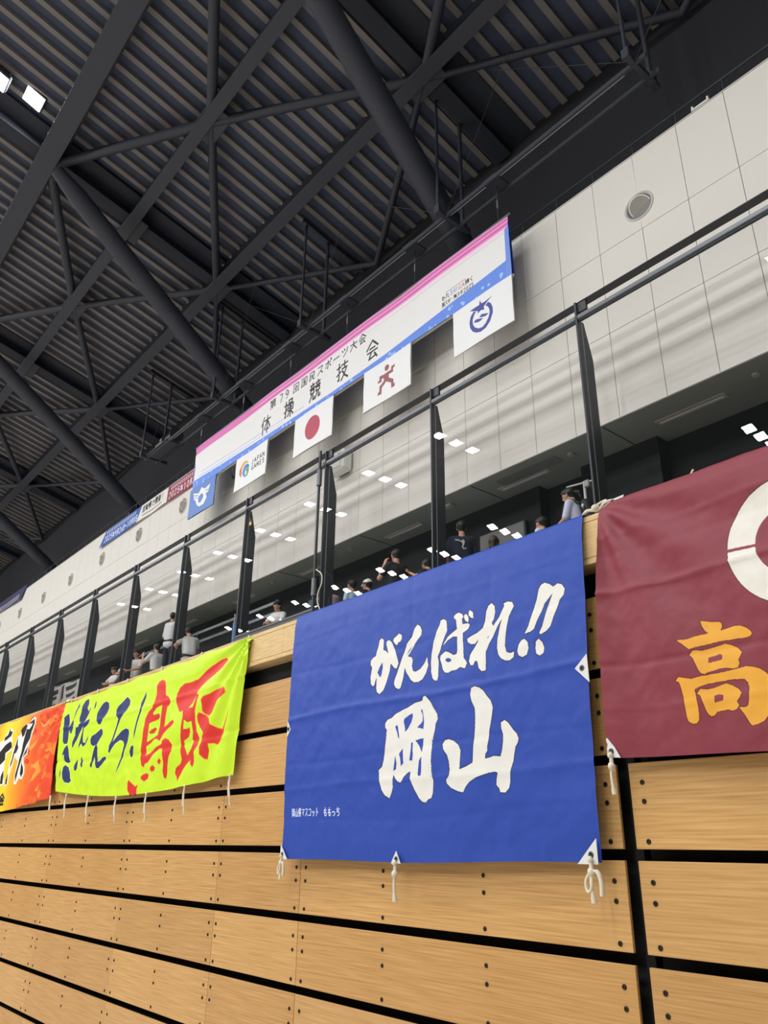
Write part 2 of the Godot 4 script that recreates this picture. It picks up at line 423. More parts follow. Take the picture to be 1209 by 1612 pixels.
func extrude(poly: PackedVector2Array, z0: float, z1: float) -> ArrayMesh:
	# a plate whose outline lies in x-y, from z0 (back) to z1 (front)
	var st := mb()
	var idx := Geometry2D.triangulate_polygon(poly)
	for s in 2:
		var z := z1 if s == 0 else z0
		for i in range(0, idx.size(), 3):
			var a := poly[idx[i]]
			var b := poly[idx[i + 1]]
			var c := poly[idx[i + 2]]
			tri(st, Vector3(a.x, a.y, z), Vector3(b.x, b.y, z), Vector3(c.x, c.y, z), Vector3(a.x, a.y, z - (z1 - z0) * (1.0 if s == 0 else -1.0)))
	var clockwise := Geometry2D.is_polygon_clockwise(poly)
	for i in poly.size():
		var a := poly[i]
		var b := poly[(i + 1) % poly.size()]
		var out := Vector2(b.y - a.y, a.x - b.x)
		if clockwise:
			out = -out
		var away := Vector3((a.x + b.x) / 2 - out.x, (a.y + b.y) / 2 - out.y, (z0 + z1) / 2)
		quad(st, Vector3(a.x, a.y, z0), Vector3(b.x, b.y, z0), Vector3(b.x, b.y, z1), Vector3(a.x, a.y, z1), away)
	return st.commit()

func ball(r: float, squash := Vector3.ONE, rings := 8, sides := 12) -> ArrayMesh:
	var st := mb()
	var prof := []
	for i in rings + 1:
		var a := PI * i / rings
		prof.append(Vector2(sin(a) * r, -cos(a) * r))
	add_lathe(st, prof, sides, Basis.from_scale(squash))
	return st.commit()

# ------------------------------------------------------------------ print helpers (flat print on cloth and signs)
func fill_poly(im: Image, pts: PackedVector2Array, col: Color) -> void:
	var lo := INF
	var hi := -INF
	for p in pts:
		lo = minf(lo, p.y)
		hi = maxf(hi, p.y)
	var h := im.get_height()
	var w := im.get_width()
	for row in range(maxi(0, int(floor(lo))), mini(h - 1, int(ceil(hi))) + 1):
		var y := row + 0.5
		var xs := []
		for i in pts.size():
			var a := pts[i]
			var b := pts[(i + 1) % pts.size()]
			if (a.y <= y) != (b.y <= y):
				xs.append(a.x + (y - a.y) / (b.y - a.y) * (b.x - a.x))
		xs.sort()
		for k in range(0, xs.size() - 1, 2):
			var x0 := clampi(int(round(xs[k])), 0, w)
			var x1 := clampi(int(round(xs[k + 1])), 0, w)
			if x1 > x0:
				im.fill_rect(Rect2i(x0, row, x1 - x0, 1), col)

func to_poly(flat: Array, scale_ := 1.0) -> PackedVector2Array:
	var p := PackedVector2Array()
	for i in range(0, flat.size(), 2):
		p.append(Vector2(flat[i], flat[i + 1]) * scale_)
	return p

func print_polys(im: Image, polys: Array, col: Color, edge := 0.0, edge_col := Color.BLACK) -> void:
	if edge > 0.0:
		for f: Array in polys:
			for o: PackedVector2Array in Geometry2D.offset_polygon(to_poly(f), edge, Geometry2D.JOIN_ROUND):
				fill_poly(im, o, edge_col)
	for f: Array in polys:
		fill_poly(im, to_poly(f), col)

func disc(c: Vector2, rx: float, ry: float, n := 28) -> PackedVector2Array:
	var p := PackedVector2Array()
	for i in n:
		p.append(c + Vector2(cos(TAU * i / n) * rx, sin(TAU * i / n) * ry))
	return p

func line(im: Image, a: Vector2, b: Vector2, w: float, col: Color) -> void:
	var d := (b - a).normalized()
	var n := Vector2(-d.y, d.x) * w * 0.5
	var e := d * w * 0.3
	fill_poly(im, PackedVector2Array([a - e + n, b + e + n, b + e - n, a - e - n]), col)

func glyph(im: Image, ch: String, at: Rect2, w: float, col: Color) -> void:
	if not GLYPHS.has(ch):
		return
	for s: Array in GLYPHS[ch]:
		for i in range(0, s.size() - 2, 2):
			line(im, at.position + Vector2(s[i], s[i + 1]) * at.size / 100.0, at.position + Vector2(s[i + 2], s[i + 3]) * at.size / 100.0, w, col)

func write(im: Image, text: String, at: Rect2, w: float, col: Color, gap := 0.08) -> void:
	var n := text.length()
	var step := at.size.x / n
	for i in n:
		glyph(im, text[i], Rect2(at.position.x + i * step + step * gap * 0.5, at.position.y, step * (1.0 - gap), at.size.y), w, col)

func print_mat(im: Image, rough := 0.75, sheen := 0.0) -> StandardMaterial3D:
	var m := StandardMaterial3D.new()
	m.albedo_texture = ImageTexture.create_from_image(im)
	m.roughness = rough
	m.texture_repeat = false
	if sheen > 0.0:
		m.rim_enabled = true
		m.rim = sheen
		m.rim_tint = 0.6
	return m

# ------------------------------------------------------------------ cloth
func cloth_mesh(c: Array, rect: Rect2, z: float, nx: int, ny: int, shape: Callable, flap := 0.0, flap_dy := 0.0) -> ArrayMesh:
	# c: corners top-left, top-right, bottom-right, bottom-left in x-y. rect: what the print covers (x, top y, width, height).
	# shape(u, v) gives the offset (x, y, z) of a point of the hanging sheet. flap: how far the top edge lies back over the ledge.
	var pos := PackedVector3Array()
	var uv := PackedVector2Array()
	var extra := 3 if flap > 0.0 else 0
	for j in ny + 1 + extra:
		for i in nx + 1:
			var u := float(i) / nx
			var v := maxf(0.0, float(j - extra) / ny)
			var p: Vector2 = (c[0] as Vector2).lerp(c[1], u).lerp((c[3] as Vector2).lerp(c[2], u), v)
			var o: Vector3 = shape.call(u, v)
			var q := Vector3(p.x + o.x, p.y + o.y, z + o.z)
			if j < extra:
				var t := float(extra - j) / extra
				q += Vector3(0, 0.012 + flap_dy * t, -flap * t)
			pos.append(q)
			uv.append(Vector2((p.x - rect.position.x) / rect.size.x, (rect.position.y - p.y) / rect.size.y))
	return grid_mesh(pos, uv, nx + 1, ny + 1 + extra)

func grid_mesh(pos: PackedVector3Array, uv: PackedVector2Array, w: int, h: int) -> ArrayMesh:
	var nor := PackedVector3Array()
	for j in h:
		for i in w:
			var dx := pos[j * w + mini(i + 1, w - 1)] - pos[j * w + maxi(i - 1, 0)]
			var dy := pos[mini(j + 1, h - 1) * w + i] - pos[maxi(j - 1, 0) * w + i]
			nor.append(dy.cross(dx).normalized())
	var idx := PackedInt32Array()
	for j in h - 1:
		for i in w - 1:
			var a := j * w + i
			for k: int in [a, a + 1, a + w + 1, a, a + w + 1, a + w]:
				idx.append(k)
	var arr := []
	arr.resize(Mesh.ARRAY_MAX)
	arr[Mesh.ARRAY_VERTEX] = pos
	arr[Mesh.ARRAY_NORMAL] = nor
	arr[Mesh.ARRAY_TEX_UV] = uv
	arr[Mesh.ARRAY_INDEX] = idx
	var m := ArrayMesh.new()
	m.add_surface_from_arrays(Mesh.PRIMITIVE_TRIANGLES, arr)
	return m

func crease(x: float, at: float, width: float) -> float:
	return exp(-absf(x - at) / width)

# ------------------------------------------------------------------ figures: smooth union of tapered capsules, meshed as surface nets
func net(bones: Array, cell: float, k: float) -> Array:
	# bones: [a, b, radius at a, radius at b]. Returns [positions, normals, indices].
	var lo := Vector3.INF
	var hi := -Vector3.INF
	for b: Array in bones:
		var r := maxf(b[2], b[3]) + k + cell * 2.0
		lo = lo.min((b[0] as Vector3).min(b[1]) - Vector3.ONE * r)
		hi = hi.max((b[0] as Vector3).max(b[1]) + Vector3.ONE * r)
	var nx := int(ceil((hi.x - lo.x) / cell)) + 1
	var ny := int(ceil((hi.y - lo.y) / cell)) + 1
	var nz := int(ceil((hi.z - lo.z) / cell)) + 1
	var f := PackedFloat32Array()
	f.resize(nx * ny * nz)
	f.fill(1.0)
	for b: Array in bones:
		var a: Vector3 = b[0]
		var ab: Vector3 = b[1] - a
		var l2 := maxf(ab.length_squared(), 1e-9)
		var ra: float = b[2]
		var rb: float = b[3]
		var r := maxf(ra, rb) + k + cell * 1.5
		var b0 := ((a.min(b[1]) - Vector3.ONE * r) - lo) / cell
		var b1 := ((a.max(b[1]) + Vector3.ONE * r) - lo) / cell
		for iz in range(maxi(0, int(b0.z)), mini(nz, int(b1.z) + 1)):
			for iy in range(maxi(0, int(b0.y)), mini(ny, int(b1.y) + 1)):
				var base := (iz * ny + iy) * nx
				var py := lo.y + iy * cell - a.y
				var pz := lo.z + iz * cell - a.z
				for ix in range(maxi(0, int(b0.x)), mini(nx, int(b1.x) + 1)):
					var p := Vector3(lo.x + ix * cell - a.x, py, pz)
					var t := clampf(p.dot(ab) / l2, 0.0, 1.0)
					var d := (p - ab * t).length() - lerpf(ra, rb, t)
					var e := f[base + ix]
					var h := maxf(k - absf(d - e), 0.0) / k
					f[base + ix] = minf(d, e) - h * h * k * 0.25
	var ids := {}
	var pos := PackedVector3Array()
	var nor := PackedVector3Array()
	var idx := PackedInt32Array()
	var off := [0, 1, nx, nx + 1, nx * ny, nx * ny + 1, nx * ny + nx, nx * ny + nx + 1]
	var sy := nx
	var sz := nx * ny
	for iz in nz - 1:
		for iy in ny - 1:
			var base := (iz * ny + iy) * nx
			for ix in nx - 1:
				var o := base + ix
				var f0 := f[o]
				if f0 > cell * 2.0 or f0 < -cell * 2.0:
					continue
				var inside := 0
				for c in 8:
					if f[o + off[c]] < 0.0:
						inside += 1
				if inside == 0 or inside == 8:
					continue
				var sum := Vector3.ZERO
				var n := 0
				for e: Array in [[0, 1], [2, 3], [4, 5], [6, 7], [0, 2], [1, 3], [4, 6], [5, 7], [0, 4], [1, 5], [2, 6], [3, 7]]:
					var fa := f[o + off[e[0]]]
					var fb := f[o + off[e[1]]]
					if (fa < 0.0) != (fb < 0.0):
						var t := fa / (fa - fb)
						var pa := Vector3(e[0] & 1, (e[0] >> 1) & 1, (e[0] >> 2) & 1)
						var pb := Vector3(e[1] & 1, (e[1] >> 1) & 1, (e[1] >> 2) & 1)
						sum += pa.lerp(pb, t)
						n += 1
				ids[o] = pos.size()
				pos.append(lo + (Vector3(ix, iy, iz) + sum / n) * cell)
				var gx := f[o + 1] + f[o + off[3]] + f[o + off[5]] + f[o + off[7]] - f0 - f[o + off[2]] - f[o + off[4]] - f[o + off[6]]
				var gy := f[o + off[2]] + f[o + off[3]] + f[o + off[6]] + f[o + off[7]] - f0 - f[o + 1] - f[o + off[4]] - f[o + off[5]]
				var gz := f[o + off[4]] + f[o + off[5]] + f[o + off[6]] + f[o + off[7]] - f0 - f[o + 1] - f[o + off[2]] - f[o + off[3]]
				nor.append(Vector3(gx, gy, gz).normalized())
	for o: int in ids.keys():
		for axis in 3:
			var step: int = [1, sy, sz][axis]
			var su: int = [sy, sz, 1][axis]
			var sv: int = [sz, 1, sy][axis]
			var fa := f[o]
			var fb := f[o + step]
			if (fa < 0.0) == (fb < 0.0):
				continue
			if not (ids.has(o - su) and ids.has(o - sv) and ids.has(o - su - sv)):
				continue
			var q := [ids[o], ids[o - su], ids[o - su - sv], ids[o - sv]]
			if fa < 0.0:
				q.reverse()
			for t: int in [0, 1, 2, 0, 2, 3]:
				idx.append(q[t])
	return [pos, nor, idx]

func nets_mesh(list: Array) -> ArrayMesh:
	var pos := PackedVector3Array()
	var nor := PackedVector3Array()
	var idx := PackedInt32Array()
	for n: Array in list:
		var at := pos.size()
		pos.append_array(n[0])
		nor.append_array(n[1])
		var ix: PackedInt32Array = n[2]
		var agree := 0.0
		for i in range(0, mini(ix.size(), 300), 3):
			var a: Vector3 = n[0][ix[i]]
			agree += (a - n[0][ix[i + 2]]).cross(a - n[0][ix[i + 1]]).dot(n[1][ix[i]])
		if agree < 0.0:
			ix.reverse()
		for i: int in ix:
			idx.append(i + at)
	var arr := []
	arr.resize(Mesh.ARRAY_MAX)
	arr[Mesh.ARRAY_VERTEX] = pos
	arr[Mesh.ARRAY_NORMAL] = nor
	arr[Mesh.ARRAY_INDEX] = idx
	var m := ArrayMesh.new()
	m.add_surface_from_arrays(Mesh.PRIMITIVE_TRIANGLES, arr)
	return m

func hand_bones(w: Vector3, dir: Vector3, palm_n: Vector3, s: float, curl: float, side: float) -> Array:
	# w: wrist; dir: along the hand; palm_n: out of the palm; side +1 / -1: where the thumb leaves
	dir = dir.normalized()
	var across := dir.cross(palm_n).normalized() * side
	palm_n = across.cross(dir).normalized() * side
	var b := []
	var base := w + dir * 0.045 * s
	for k in 4:
		var o := (k - 1.5) * 0.0205 * s
		b.append([w + across * o * 0.6, base + across * o + dir * 0.042 * s, 0.0135 * s, 0.0115 * s])
		var length: float = [0.070, 0.080, 0.074, 0.058][k] * s
		var p := base + across * o * 1.05 + dir * 0.042 * s
		var d := dir
		for seg in 3:
			d = (d * cos(curl) + palm_n * sin(curl)).normalized()
			var q: Vector3 = p + d * length * [0.45, 0.32, 0.23][seg]
			b.append([p, q, (0.0095 - seg * 0.0008) * s, (0.0088 - seg * 0.0008) * s])
			p = q
	var t0 := w + dir * 0.018 * s - across * 0.028 * s
	var t1 := t0 - across * 0.026 * s + dir * 0.022 * s + palm_n * 0.010 * s
	var t2 := t1 + dir * 0.030 * s + palm_n * 0.012 * s - across * 0.006 * s
	b.append([w + dir * 0.01 * s, t0, 0.013 * s, 0.012 * s])
	b.append([t0, t1, 0.0125 * s, 0.0105 * s])
	b.append([t1, t2, 0.0105 * s, 0.009 * s])
	return b

func person(label: String, p: Dictionary) -> Node3D:
	# p: at, turn (radians, 0 looks towards +z), h (standing height), lean, nod, look (head turn), arms {l, r: [elbow, wrist, hand dir, palm, curl]} in body axes relative to the shoulder, colours, hair, cap, long
	var h: float = p.h
	var root := thing("person", label, "person", p.at, "people in the gallery", p.turn)
	var lean: float = p.get("lean", 0.0)
	var hip := Vector3(0, 0.52 * h, 0)
	var tb := Basis(Vector3.RIGHT, lean)
	var up := tb * Vector3.UP
	var chest := hip + tb * Vector3(0, 0.235 * h, 0.005 * h)
	var neck := hip + tb * Vector3(0, 0.325 * h, 0)
	var hb := Basis(Vector3.UP, p.get("look", 0.0)) * Basis(Vector3.RIGHT, lean * 0.4 + p.get("nod", 0.0))
	var head := neck + up * 0.035 * h + hb * Vector3(0, 0.065 * h, 0.018 * h)
	var s := h / 1.7
	var hs := lerpf(s, 1.0, 0.55)      # children's heads are large for their height
	var body := []
	var torso := [[hip + Vector3(-0.04 * h, 0.0, 0), hip + Vector3(0.04 * h, 0.0, 0), 0.075 * h, 0.075 * h], [hip + Vector3(-0.025 * h, 0.05 * h, 0), chest + tb * Vector3(-0.032 * h, 0, 0), 0.066 * h, 0.072 * h], [hip + Vector3(0.025 * h, 0.05 * h, 0), chest + tb * Vector3(0.032 * h, 0, 0), 0.066 * h, 0.072 * h], [chest + tb * Vector3(-0.075 * h, 0.05 * h, 0), chest + tb * Vector3(0.075 * h, 0.05 * h, 0), 0.042 * h, 0.042 * h]]
	var legs := []
	var shoes := []
	for sx: float in [-1.0, 1.0]:
		var hj := hip + Vector3(sx * 0.052 * h, -0.01 * h, 0)
		var kn := Vector3(sx * 0.058 * h, 0.285 * h, 0.012 * h)
		var an := Vector3(sx * 0.06 * h, 0.05 * h, -0.01 * h)
		legs.append([hj, kn, 0.058 * h, 0.036 * h])
		legs.append([kn, an, 0.037 * h, 0.024 * h])
		shoes.append([an + Vector3(0, -0.018 * h, -0.015 * h), an + Vector3(sx * 0.008 * h, -0.026 * h, 0.085 * h), 0.026 * h, 0.022 * h])
	body.append_array(torso)
	body.append_array(legs)
	body.append_array(shoes)
	body.append([neck - up * 0.02 * h, neck + up * 0.05 * h, 0.034 * h, 0.030 * h])
	var sleeves := []
	var hands := []
	for key: String in ["l", "r"]:
		var sx := 1.0 if key == "l" else -1.0
		var sh := chest + tb * Vector3(sx * 0.105 * h, 0.052 * h, 0)
		var a: Array = p.get("arms", {}).get(key, [Vector3(sx * 0.05, -0.29, -0.02), Vector3(sx * 0.06, -0.53, 0.06), Vector3(0, -1, 0.2), Vector3(-sx, 0, 0), 0.35])
		var el: Vector3 = sh + (a[0] as Vector3) * s
		var wr: Vector3 = sh + (a[1] as Vector3) * s
		body.append([sh, el, 0.031 * h, 0.024 * h])
		body.append([el, wr, 0.025 * h, 0.0165 * h])
		hands.append(net(hand_bones(wr, a[2], a[3], s, a[4], sx), 0.006 * s, 0.008))
		var t: float = p.get("sleeve", 0.62)
		sleeves.append([sh, sh.lerp(el, t) if t <= 1.0 else el, 0.040 * h, 0.037 * h])
		if t > 1.0:
			sleeves.append([el, el.lerp(wr, t - 1.0), 0.036 * h, 0.026 * h])
	var hu := hb * Vector3.UP
	var hf := hb * Vector3.BACK      # +z: where the face looks
	var hx := hb * Vector3.RIGHT
	var hd := [[head + hu * 0.028 * hs - hf * 0.022 * hs, head + hu * 0.03 * hs + hf * 0.02 * hs, 0.083 * hs, 0.076 * hs], [head - hu * 0.01 * hs + hf * 0.03 * hs, head - hu * 0.078 * hs + hf * 0.055 * hs, 0.062 * hs, 0.034 * hs], [head - hu * 0.075 * hs - hf * 0.012 * hs, neck, 0.048 * hs, 0.032 * h], [head + hu * 0.012 * hs + hf * 0.088 * hs, head - hu * 0.024 * hs + hf * 0.108 * hs, 0.009 * hs, 0.014 * hs], [head - hu * 0.055 * hs + hf * 0.082 * hs - hx * 0.014 * hs, head - hu * 0.055 * hs + hf * 0.082 * hs + hx * 0.014 * hs, 0.010 * hs, 0.010 * hs]]
	for sx: float in [-1.0, 1.0]:
		hd.append([head + hx * sx * 0.080 * hs + hu * 0.012 * hs - hf * 0.008 * hs, head + hx * sx * 0.080 * hs - hu * 0.022 * hs, 0.012 * hs, 0.010 * hs])
	var list := [net(body, 0.018 * s, 0.03 * s), net(hd, 0.0075 * hs, 0.02)]
	list.append_array(hands)
	var body_node := part(root, "body", nets_mesh(list), M[p.get("skin", "skin")])
	for sx: float in [-1.0, 1.0]:
		part(body_node, "eye", ball(0.0095 * hs, Vector3(1.2, 0.8, 0.7)), M.dark, head + hx * sx * 0.03 * hs + hu * 0.012 * hs + hf * 0.087 * hs, "dark eye")
		part(body_node, "eyebrow", box(Vector3(0.028, 0.006, 0.006) * hs, 0.002), M[p.get("hair_color", "hair")], head + hx * sx * 0.031 * hs + hu * 0.034 * hs + hf * 0.088 * hs, "", hb)
	part(body_node, "mouth", ball(0.012 * hs, Vector3(1.7, 0.45, 0.5)), M.lip, head - hu * 0.052 * hs + hf * 0.090 * hs)
	# clothing
	var shirt := []
	for t in torso.slice(1):
		shirt.append([t[0], t[1], t[2] + 0.009 * h, t[3] + 0.009 * h])
	shirt.append([hip + Vector3(-0.035 * h, -0.03 * h, 0), hip + Vector3(0.035 * h, -0.03 * h, 0), 0.082 * h, 0.082 * h])
	shirt.append_array(sleeves)
	part(root, "shirt", nets_mesh([net(shirt, 0.016 * s, 0.03 * s)]), M[p.shirt])
	var trs := []
	for t in legs:
		trs.append([t[0], t[1], t[2] + 0.008 * h, t[3] + 0.009 * h])
	trs.append([hip + Vector3(-0.035 * h, 0, 0), hip + Vector3(0.035 * h, 0, 0), 0.078 * h, 0.078 * h])
	part(root, "trousers", nets_mesh([net(trs, 0.02 * s, 0.025 * s)]), M[p.get("trousers", "navy")])
	var shs := []
	for t in shoes:
		shs.append([t[0], t[1], t[2] + 0.004 * h, t[3] + 0.004 * h])
	part(root, "shoes", nets_mesh([net(shs, 0.016 * s, 0.012)]), M.dark)
	# hair
	var hair := [[head + hu * 0.042 * hs - hf * 0.03 * hs, head + hu * 0.060 * hs + hf * 0.034 * hs, 0.090 * hs, 0.072 * hs], [head + hu * 0.02 * hs - hf * 0.045 * hs, head - hu * 0.035 * hs - hf * 0.045 * hs, 0.073 * hs, 0.055 * hs]]
	for sx: float in [-1.0, 1.0]:
		hair.append([head + hu * 0.05 * hs + hx * sx * 0.052 * hs + hf * 0.03 * hs, head + hu * 0.01 * hs + hx * sx * 0.064 * hs - hf * 0.02 * hs, 0.034 * hs, 0.03 * hs])
	if p.get("long", false):
		for sx: float in [-1.0, 1.0]:
			hair.append([head + hu * 0.03 * hs + hx * sx * 0.07 * hs, head - hu * 0.09 * hs + hx * sx * 0.07 * hs - hf * 0.02 * hs, 0.03 * hs, 0.03 * hs])
		hair.append([head - hf * 0.06 * hs, head - hu * 0.13 * hs - hf * 0.055 * hs, 0.06 * hs, 0.05 * hs])
	part(root, "hair", nets_mesh([net(hair, 0.008 * hs, 0.02)]), M[p.get("hair_color", "hair")])
	if p.get("tail", false):
		var tl := [[head + hu * 0.01 * hs - hf * 0.115 * hs, head - hu * 0.03 * hs - hf * 0.17 * hs, 0.022 * hs, 0.034 * hs], [head - hu * 0.03 * hs - hf * 0.17 * hs, head - hu * 0.14 * hs - hf * 0.175 * hs, 0.034 * hs, 0.014 * hs]]
		part(root, "ponytail", nets_mesh([net(tl, 0.008, 0.015)]), M.hair)
		part(root, "hair_tie", ball(0.024 * hs, Vector3(1.1, 0.7, 0.7)), M.white, head + hu * 0.012 * hs - hf * 0.112 * hs)
	if p.get("cap", false):
		var cap := [[head + hu * 0.06 * hs - hf * 0.03 * hs, head + hu * 0.066 * hs + hf * 0.02 * hs, 0.092 * hs, 0.082 * hs]]
		var cp := part(root, "cap", nets_mesh([net(cap, 0.009, 0.01)]), M.white, Vector3.ZERO, "white cap with dark front mark")
		var brim := [[head + hu * 0.045 * hs + hf * 0.09 * hs - hx * 0.04 * hs, head + hu * 0.03 * hs + hf * 0.14 * hs, 0.014, 0.012], [head + hu * 0.045 * hs + hf * 0.09 * hs + hx * 0.04 * hs, head + hu * 0.03 * hs + hf * 0.14 * hs, 0.014, 0.012]]
		part(cp, "brim", nets_mesh([net(brim, 0.009, 0.03)]), M.white)
		for sx: float in [-1.0, 1.0]:
			part(cp, "mark", box(Vector3(0.012, 0.04, 0.006) * hs, 0.002), M.dark, head + hu * 0.085 * hs + hf * 0.085 * hs + hx * sx * 0.02 * hs, "", hb * Basis(Vector3.BACK, sx * 0.3))
	return root

# ------------------------------------------------------------------ the scene
func roof_at(z: float) -> float:
	return ROOF_Y + ROOF_SLOPE * (minf(z, 2.0 * RIDGE_Z - z) - ROOF_Z)

func _ready() -> void:
	rng.seed = 79
	build_camera_and_light()
	build_materials()
	build_shell()
	build_roof_frame()
	build_white_wall()
	build_gallery()
	build_glazing()
	build_seating_front()
	build_lamps()
	build_hoist()
	build_event_banner()
	build_cheer_banners()
	build_wall_banners()
	build_gallery_things()
	build_people()

func build_camera_and_light() -> void:
	var cam := Camera3D.new()
	cam.name = "camera"
	add_child(cam)
	cam.transform = Transform3D(CAM_BASIS.orthonormalized(), Vector3(0, 1.6, 0))
	cam.fov = rad_to_deg(2.0 * atan(806.0 / 1238.0))
	cam.near = 0.1
	cam.far = 300.0
	cam.current = true
	var env := Environment.new()
	env.background_mode = Environment.BG_COLOR
	env.background_color = Color.BLACK
	env.ambient_light_source = Environment.AMBIENT_SOURCE_DISABLED
	env.tonemap_mode = Environment.TONE_MAPPER_LINEAR
	env.tonemap_exposure = EXPOSURE
	env.sdfgi_enabled = true
	env.ssao_enabled = true
	env.ssil_enabled = true
	var we := WorldEnvironment.new()
	we.name = "environment"
	we.environment = env
	add_child(we)

const EXPOSURE := 1.0
const LAMP_ENERGY := 12.6

func build_materials() -> void:
	M.white_panel = mat(Color(0.87, 0.852, 0.815), 0.6)
	M.black = mat(Color(0.075, 0.075, 0.09), 0.8)
	M.void_black = mat(Color(0.07, 0.065, 0.06), 0.9)
	M.steel_black = mat(Color(0.18, 0.19, 0.225), 0.6)
	M.girder = mat(Color(0.115, 0.13, 0.175), 0.7)
	M.nozzle = mat(Color(0.66, 0.63, 0.585), 0.55)
	M.upper_wall = mat(Color(0.145, 0.15, 0.17), 0.85)
	M.deck = mat(Color(0.225, 0.25, 0.32), 0.75)  # same steel as the ribs; shade of the recesses put into this colour
	M.deck_rib = mat(Color(0.45, 0.425, 0.41), 0.6)  # paler than the pan to paint in light bounced onto rib undersides
	M.frame = mat(Color(0.215, 0.225, 0.245), 0.45, 0.2)
	M.rail = mat(Color(0.42, 0.43, 0.44), 0.4, 0.5)
	M.gasket = mat(Color(0.55, 0.56, 0.56), 0.5)
	M.soffit = mat(Color(0.62, 0.64, 0.61), 0.8)
	M.grey = mat(Color(0.5, 0.5, 0.49), 0.7)
	M.light_grey = mat(Color(0.74, 0.73, 0.70), 0.5)
	M.white = mat(Color(0.9, 0.9, 0.88), 0.6)
	M.rope = mat(Color(0.90, 0.87, 0.78), 0.85)
	M.brass = mat(Color(0.72, 0.58, 0.3), 0.35, 0.9)
	M.bolt = mat(Color(0.16, 0.12, 0.085), 0.45, 0.3)
	M.floor = StandardMaterial3D.new()
	M.floor.albedo_texture = noise_tex(5, 0.01, 4, [Color(0.80, 0.80, 0.785), Color(0.87, 0.87, 0.86)], 512)  # unseen floor, made pale to bounce light onto wall and roof
	M.floor.roughness = 0.35
	M.floor.uv1_triplanar = true
	M.floor.uv1_world_triplanar = true
	M.floor.uv1_scale = Vector3(0.1, 0.1, 1.0)
	var grain := noise_tex(21, 0.011, 5, [Color(0.74, 0.54, 0.295), Color(0.815, 0.62, 0.365), Color(0.85, 0.66, 0.405), Color(0.90, 0.725, 0.47)], 1024, 28.0)
	M.wood = []
	for k in 4:
		var w := StandardMaterial3D.new()
		w.albedo_texture = grain
		w.roughness = 0.45
		w.uv1_scale = Vector3(0.055, 2.4, 1.0)
		w.uv1_offset = Vector3(0.37 * k, 0.23 * k, 0)
		var tone: float = [1.0, 0.96, 0.985, 0.945][k]
		w.albedo_color = Color(tone, tone * [1.0, 0.985, 1.0, 0.99][k], tone * [1.0, 0.96, 1.01, 0.98][k])
		M.wood.append(w)
	var fg := noise_tex(33, 0.013, 4, [Color(0.80, 0.66, 0.43), Color(0.90, 0.77, 0.54)], 512, 10.0)
	M.fascia = StandardMaterial3D.new()
	M.fascia.albedo_texture = fg
	M.fascia.roughness = 0.5
	M.fascia.uv1_scale = Vector3(0.3, 3.0, 1.0)
	M.glass = StandardMaterial3D.new()
	M.glass.albedo_color = Color(0.26, 0.33, 0.28, 0.04)
	M.glass.transparency = BaseMaterial3D.TRANSPARENCY_ALPHA
	M.glass.roughness = 0.0
	M.glass.metallic_specular = 0.5
	M.glow = StandardMaterial3D.new()
	M.glow.albedo_color = Color(1, 1, 1)
	M.glow.emission_enabled = true
	M.glow.emission = Color(1.0, 0.98, 0.95)
	M.glow.emission_energy_multiplier = 6.0
	M.skin = mat(Color(0.80, 0.61, 0.50), 0.55)
	M.skin.subsurf_scatter_enabled = true
	M.skin.subsurf_scatter_strength = 0.15
	M.hair = mat(Color(0.09, 0.075, 0.07), 0.45)
	M.brown_hair = mat(Color(0.22, 0.15, 0.11), 0.45)
	M.lip = mat(Color(0.62, 0.34, 0.31), 0.5)
	M.dark = mat(Color(0.07, 0.07, 0.08), 0.6)
	M.navy = mat(Color(0.11, 0.12, 0.19), 0.85)
	M.navy_shirt = mat(Color(0.10, 0.13, 0.20), 0.85)
	M.black_shirt = mat(Color(0.12, 0.12, 0.13), 0.85)
	M.white_shirt = mat(Color(0.86, 0.86, 0.85), 0.8)
	M.lilac_shirt = mat(Color(0.80, 0.81, 0.90), 0.8)
	M.blue_shirt = mat(Color(0.74, 0.85, 0.92), 0.8)
	M.pink_shirt = mat(Color(0.80, 0.70, 0.71), 0.8)
	M.green_bag = mat(Color(0.25, 0.36, 0.33), 0.7)

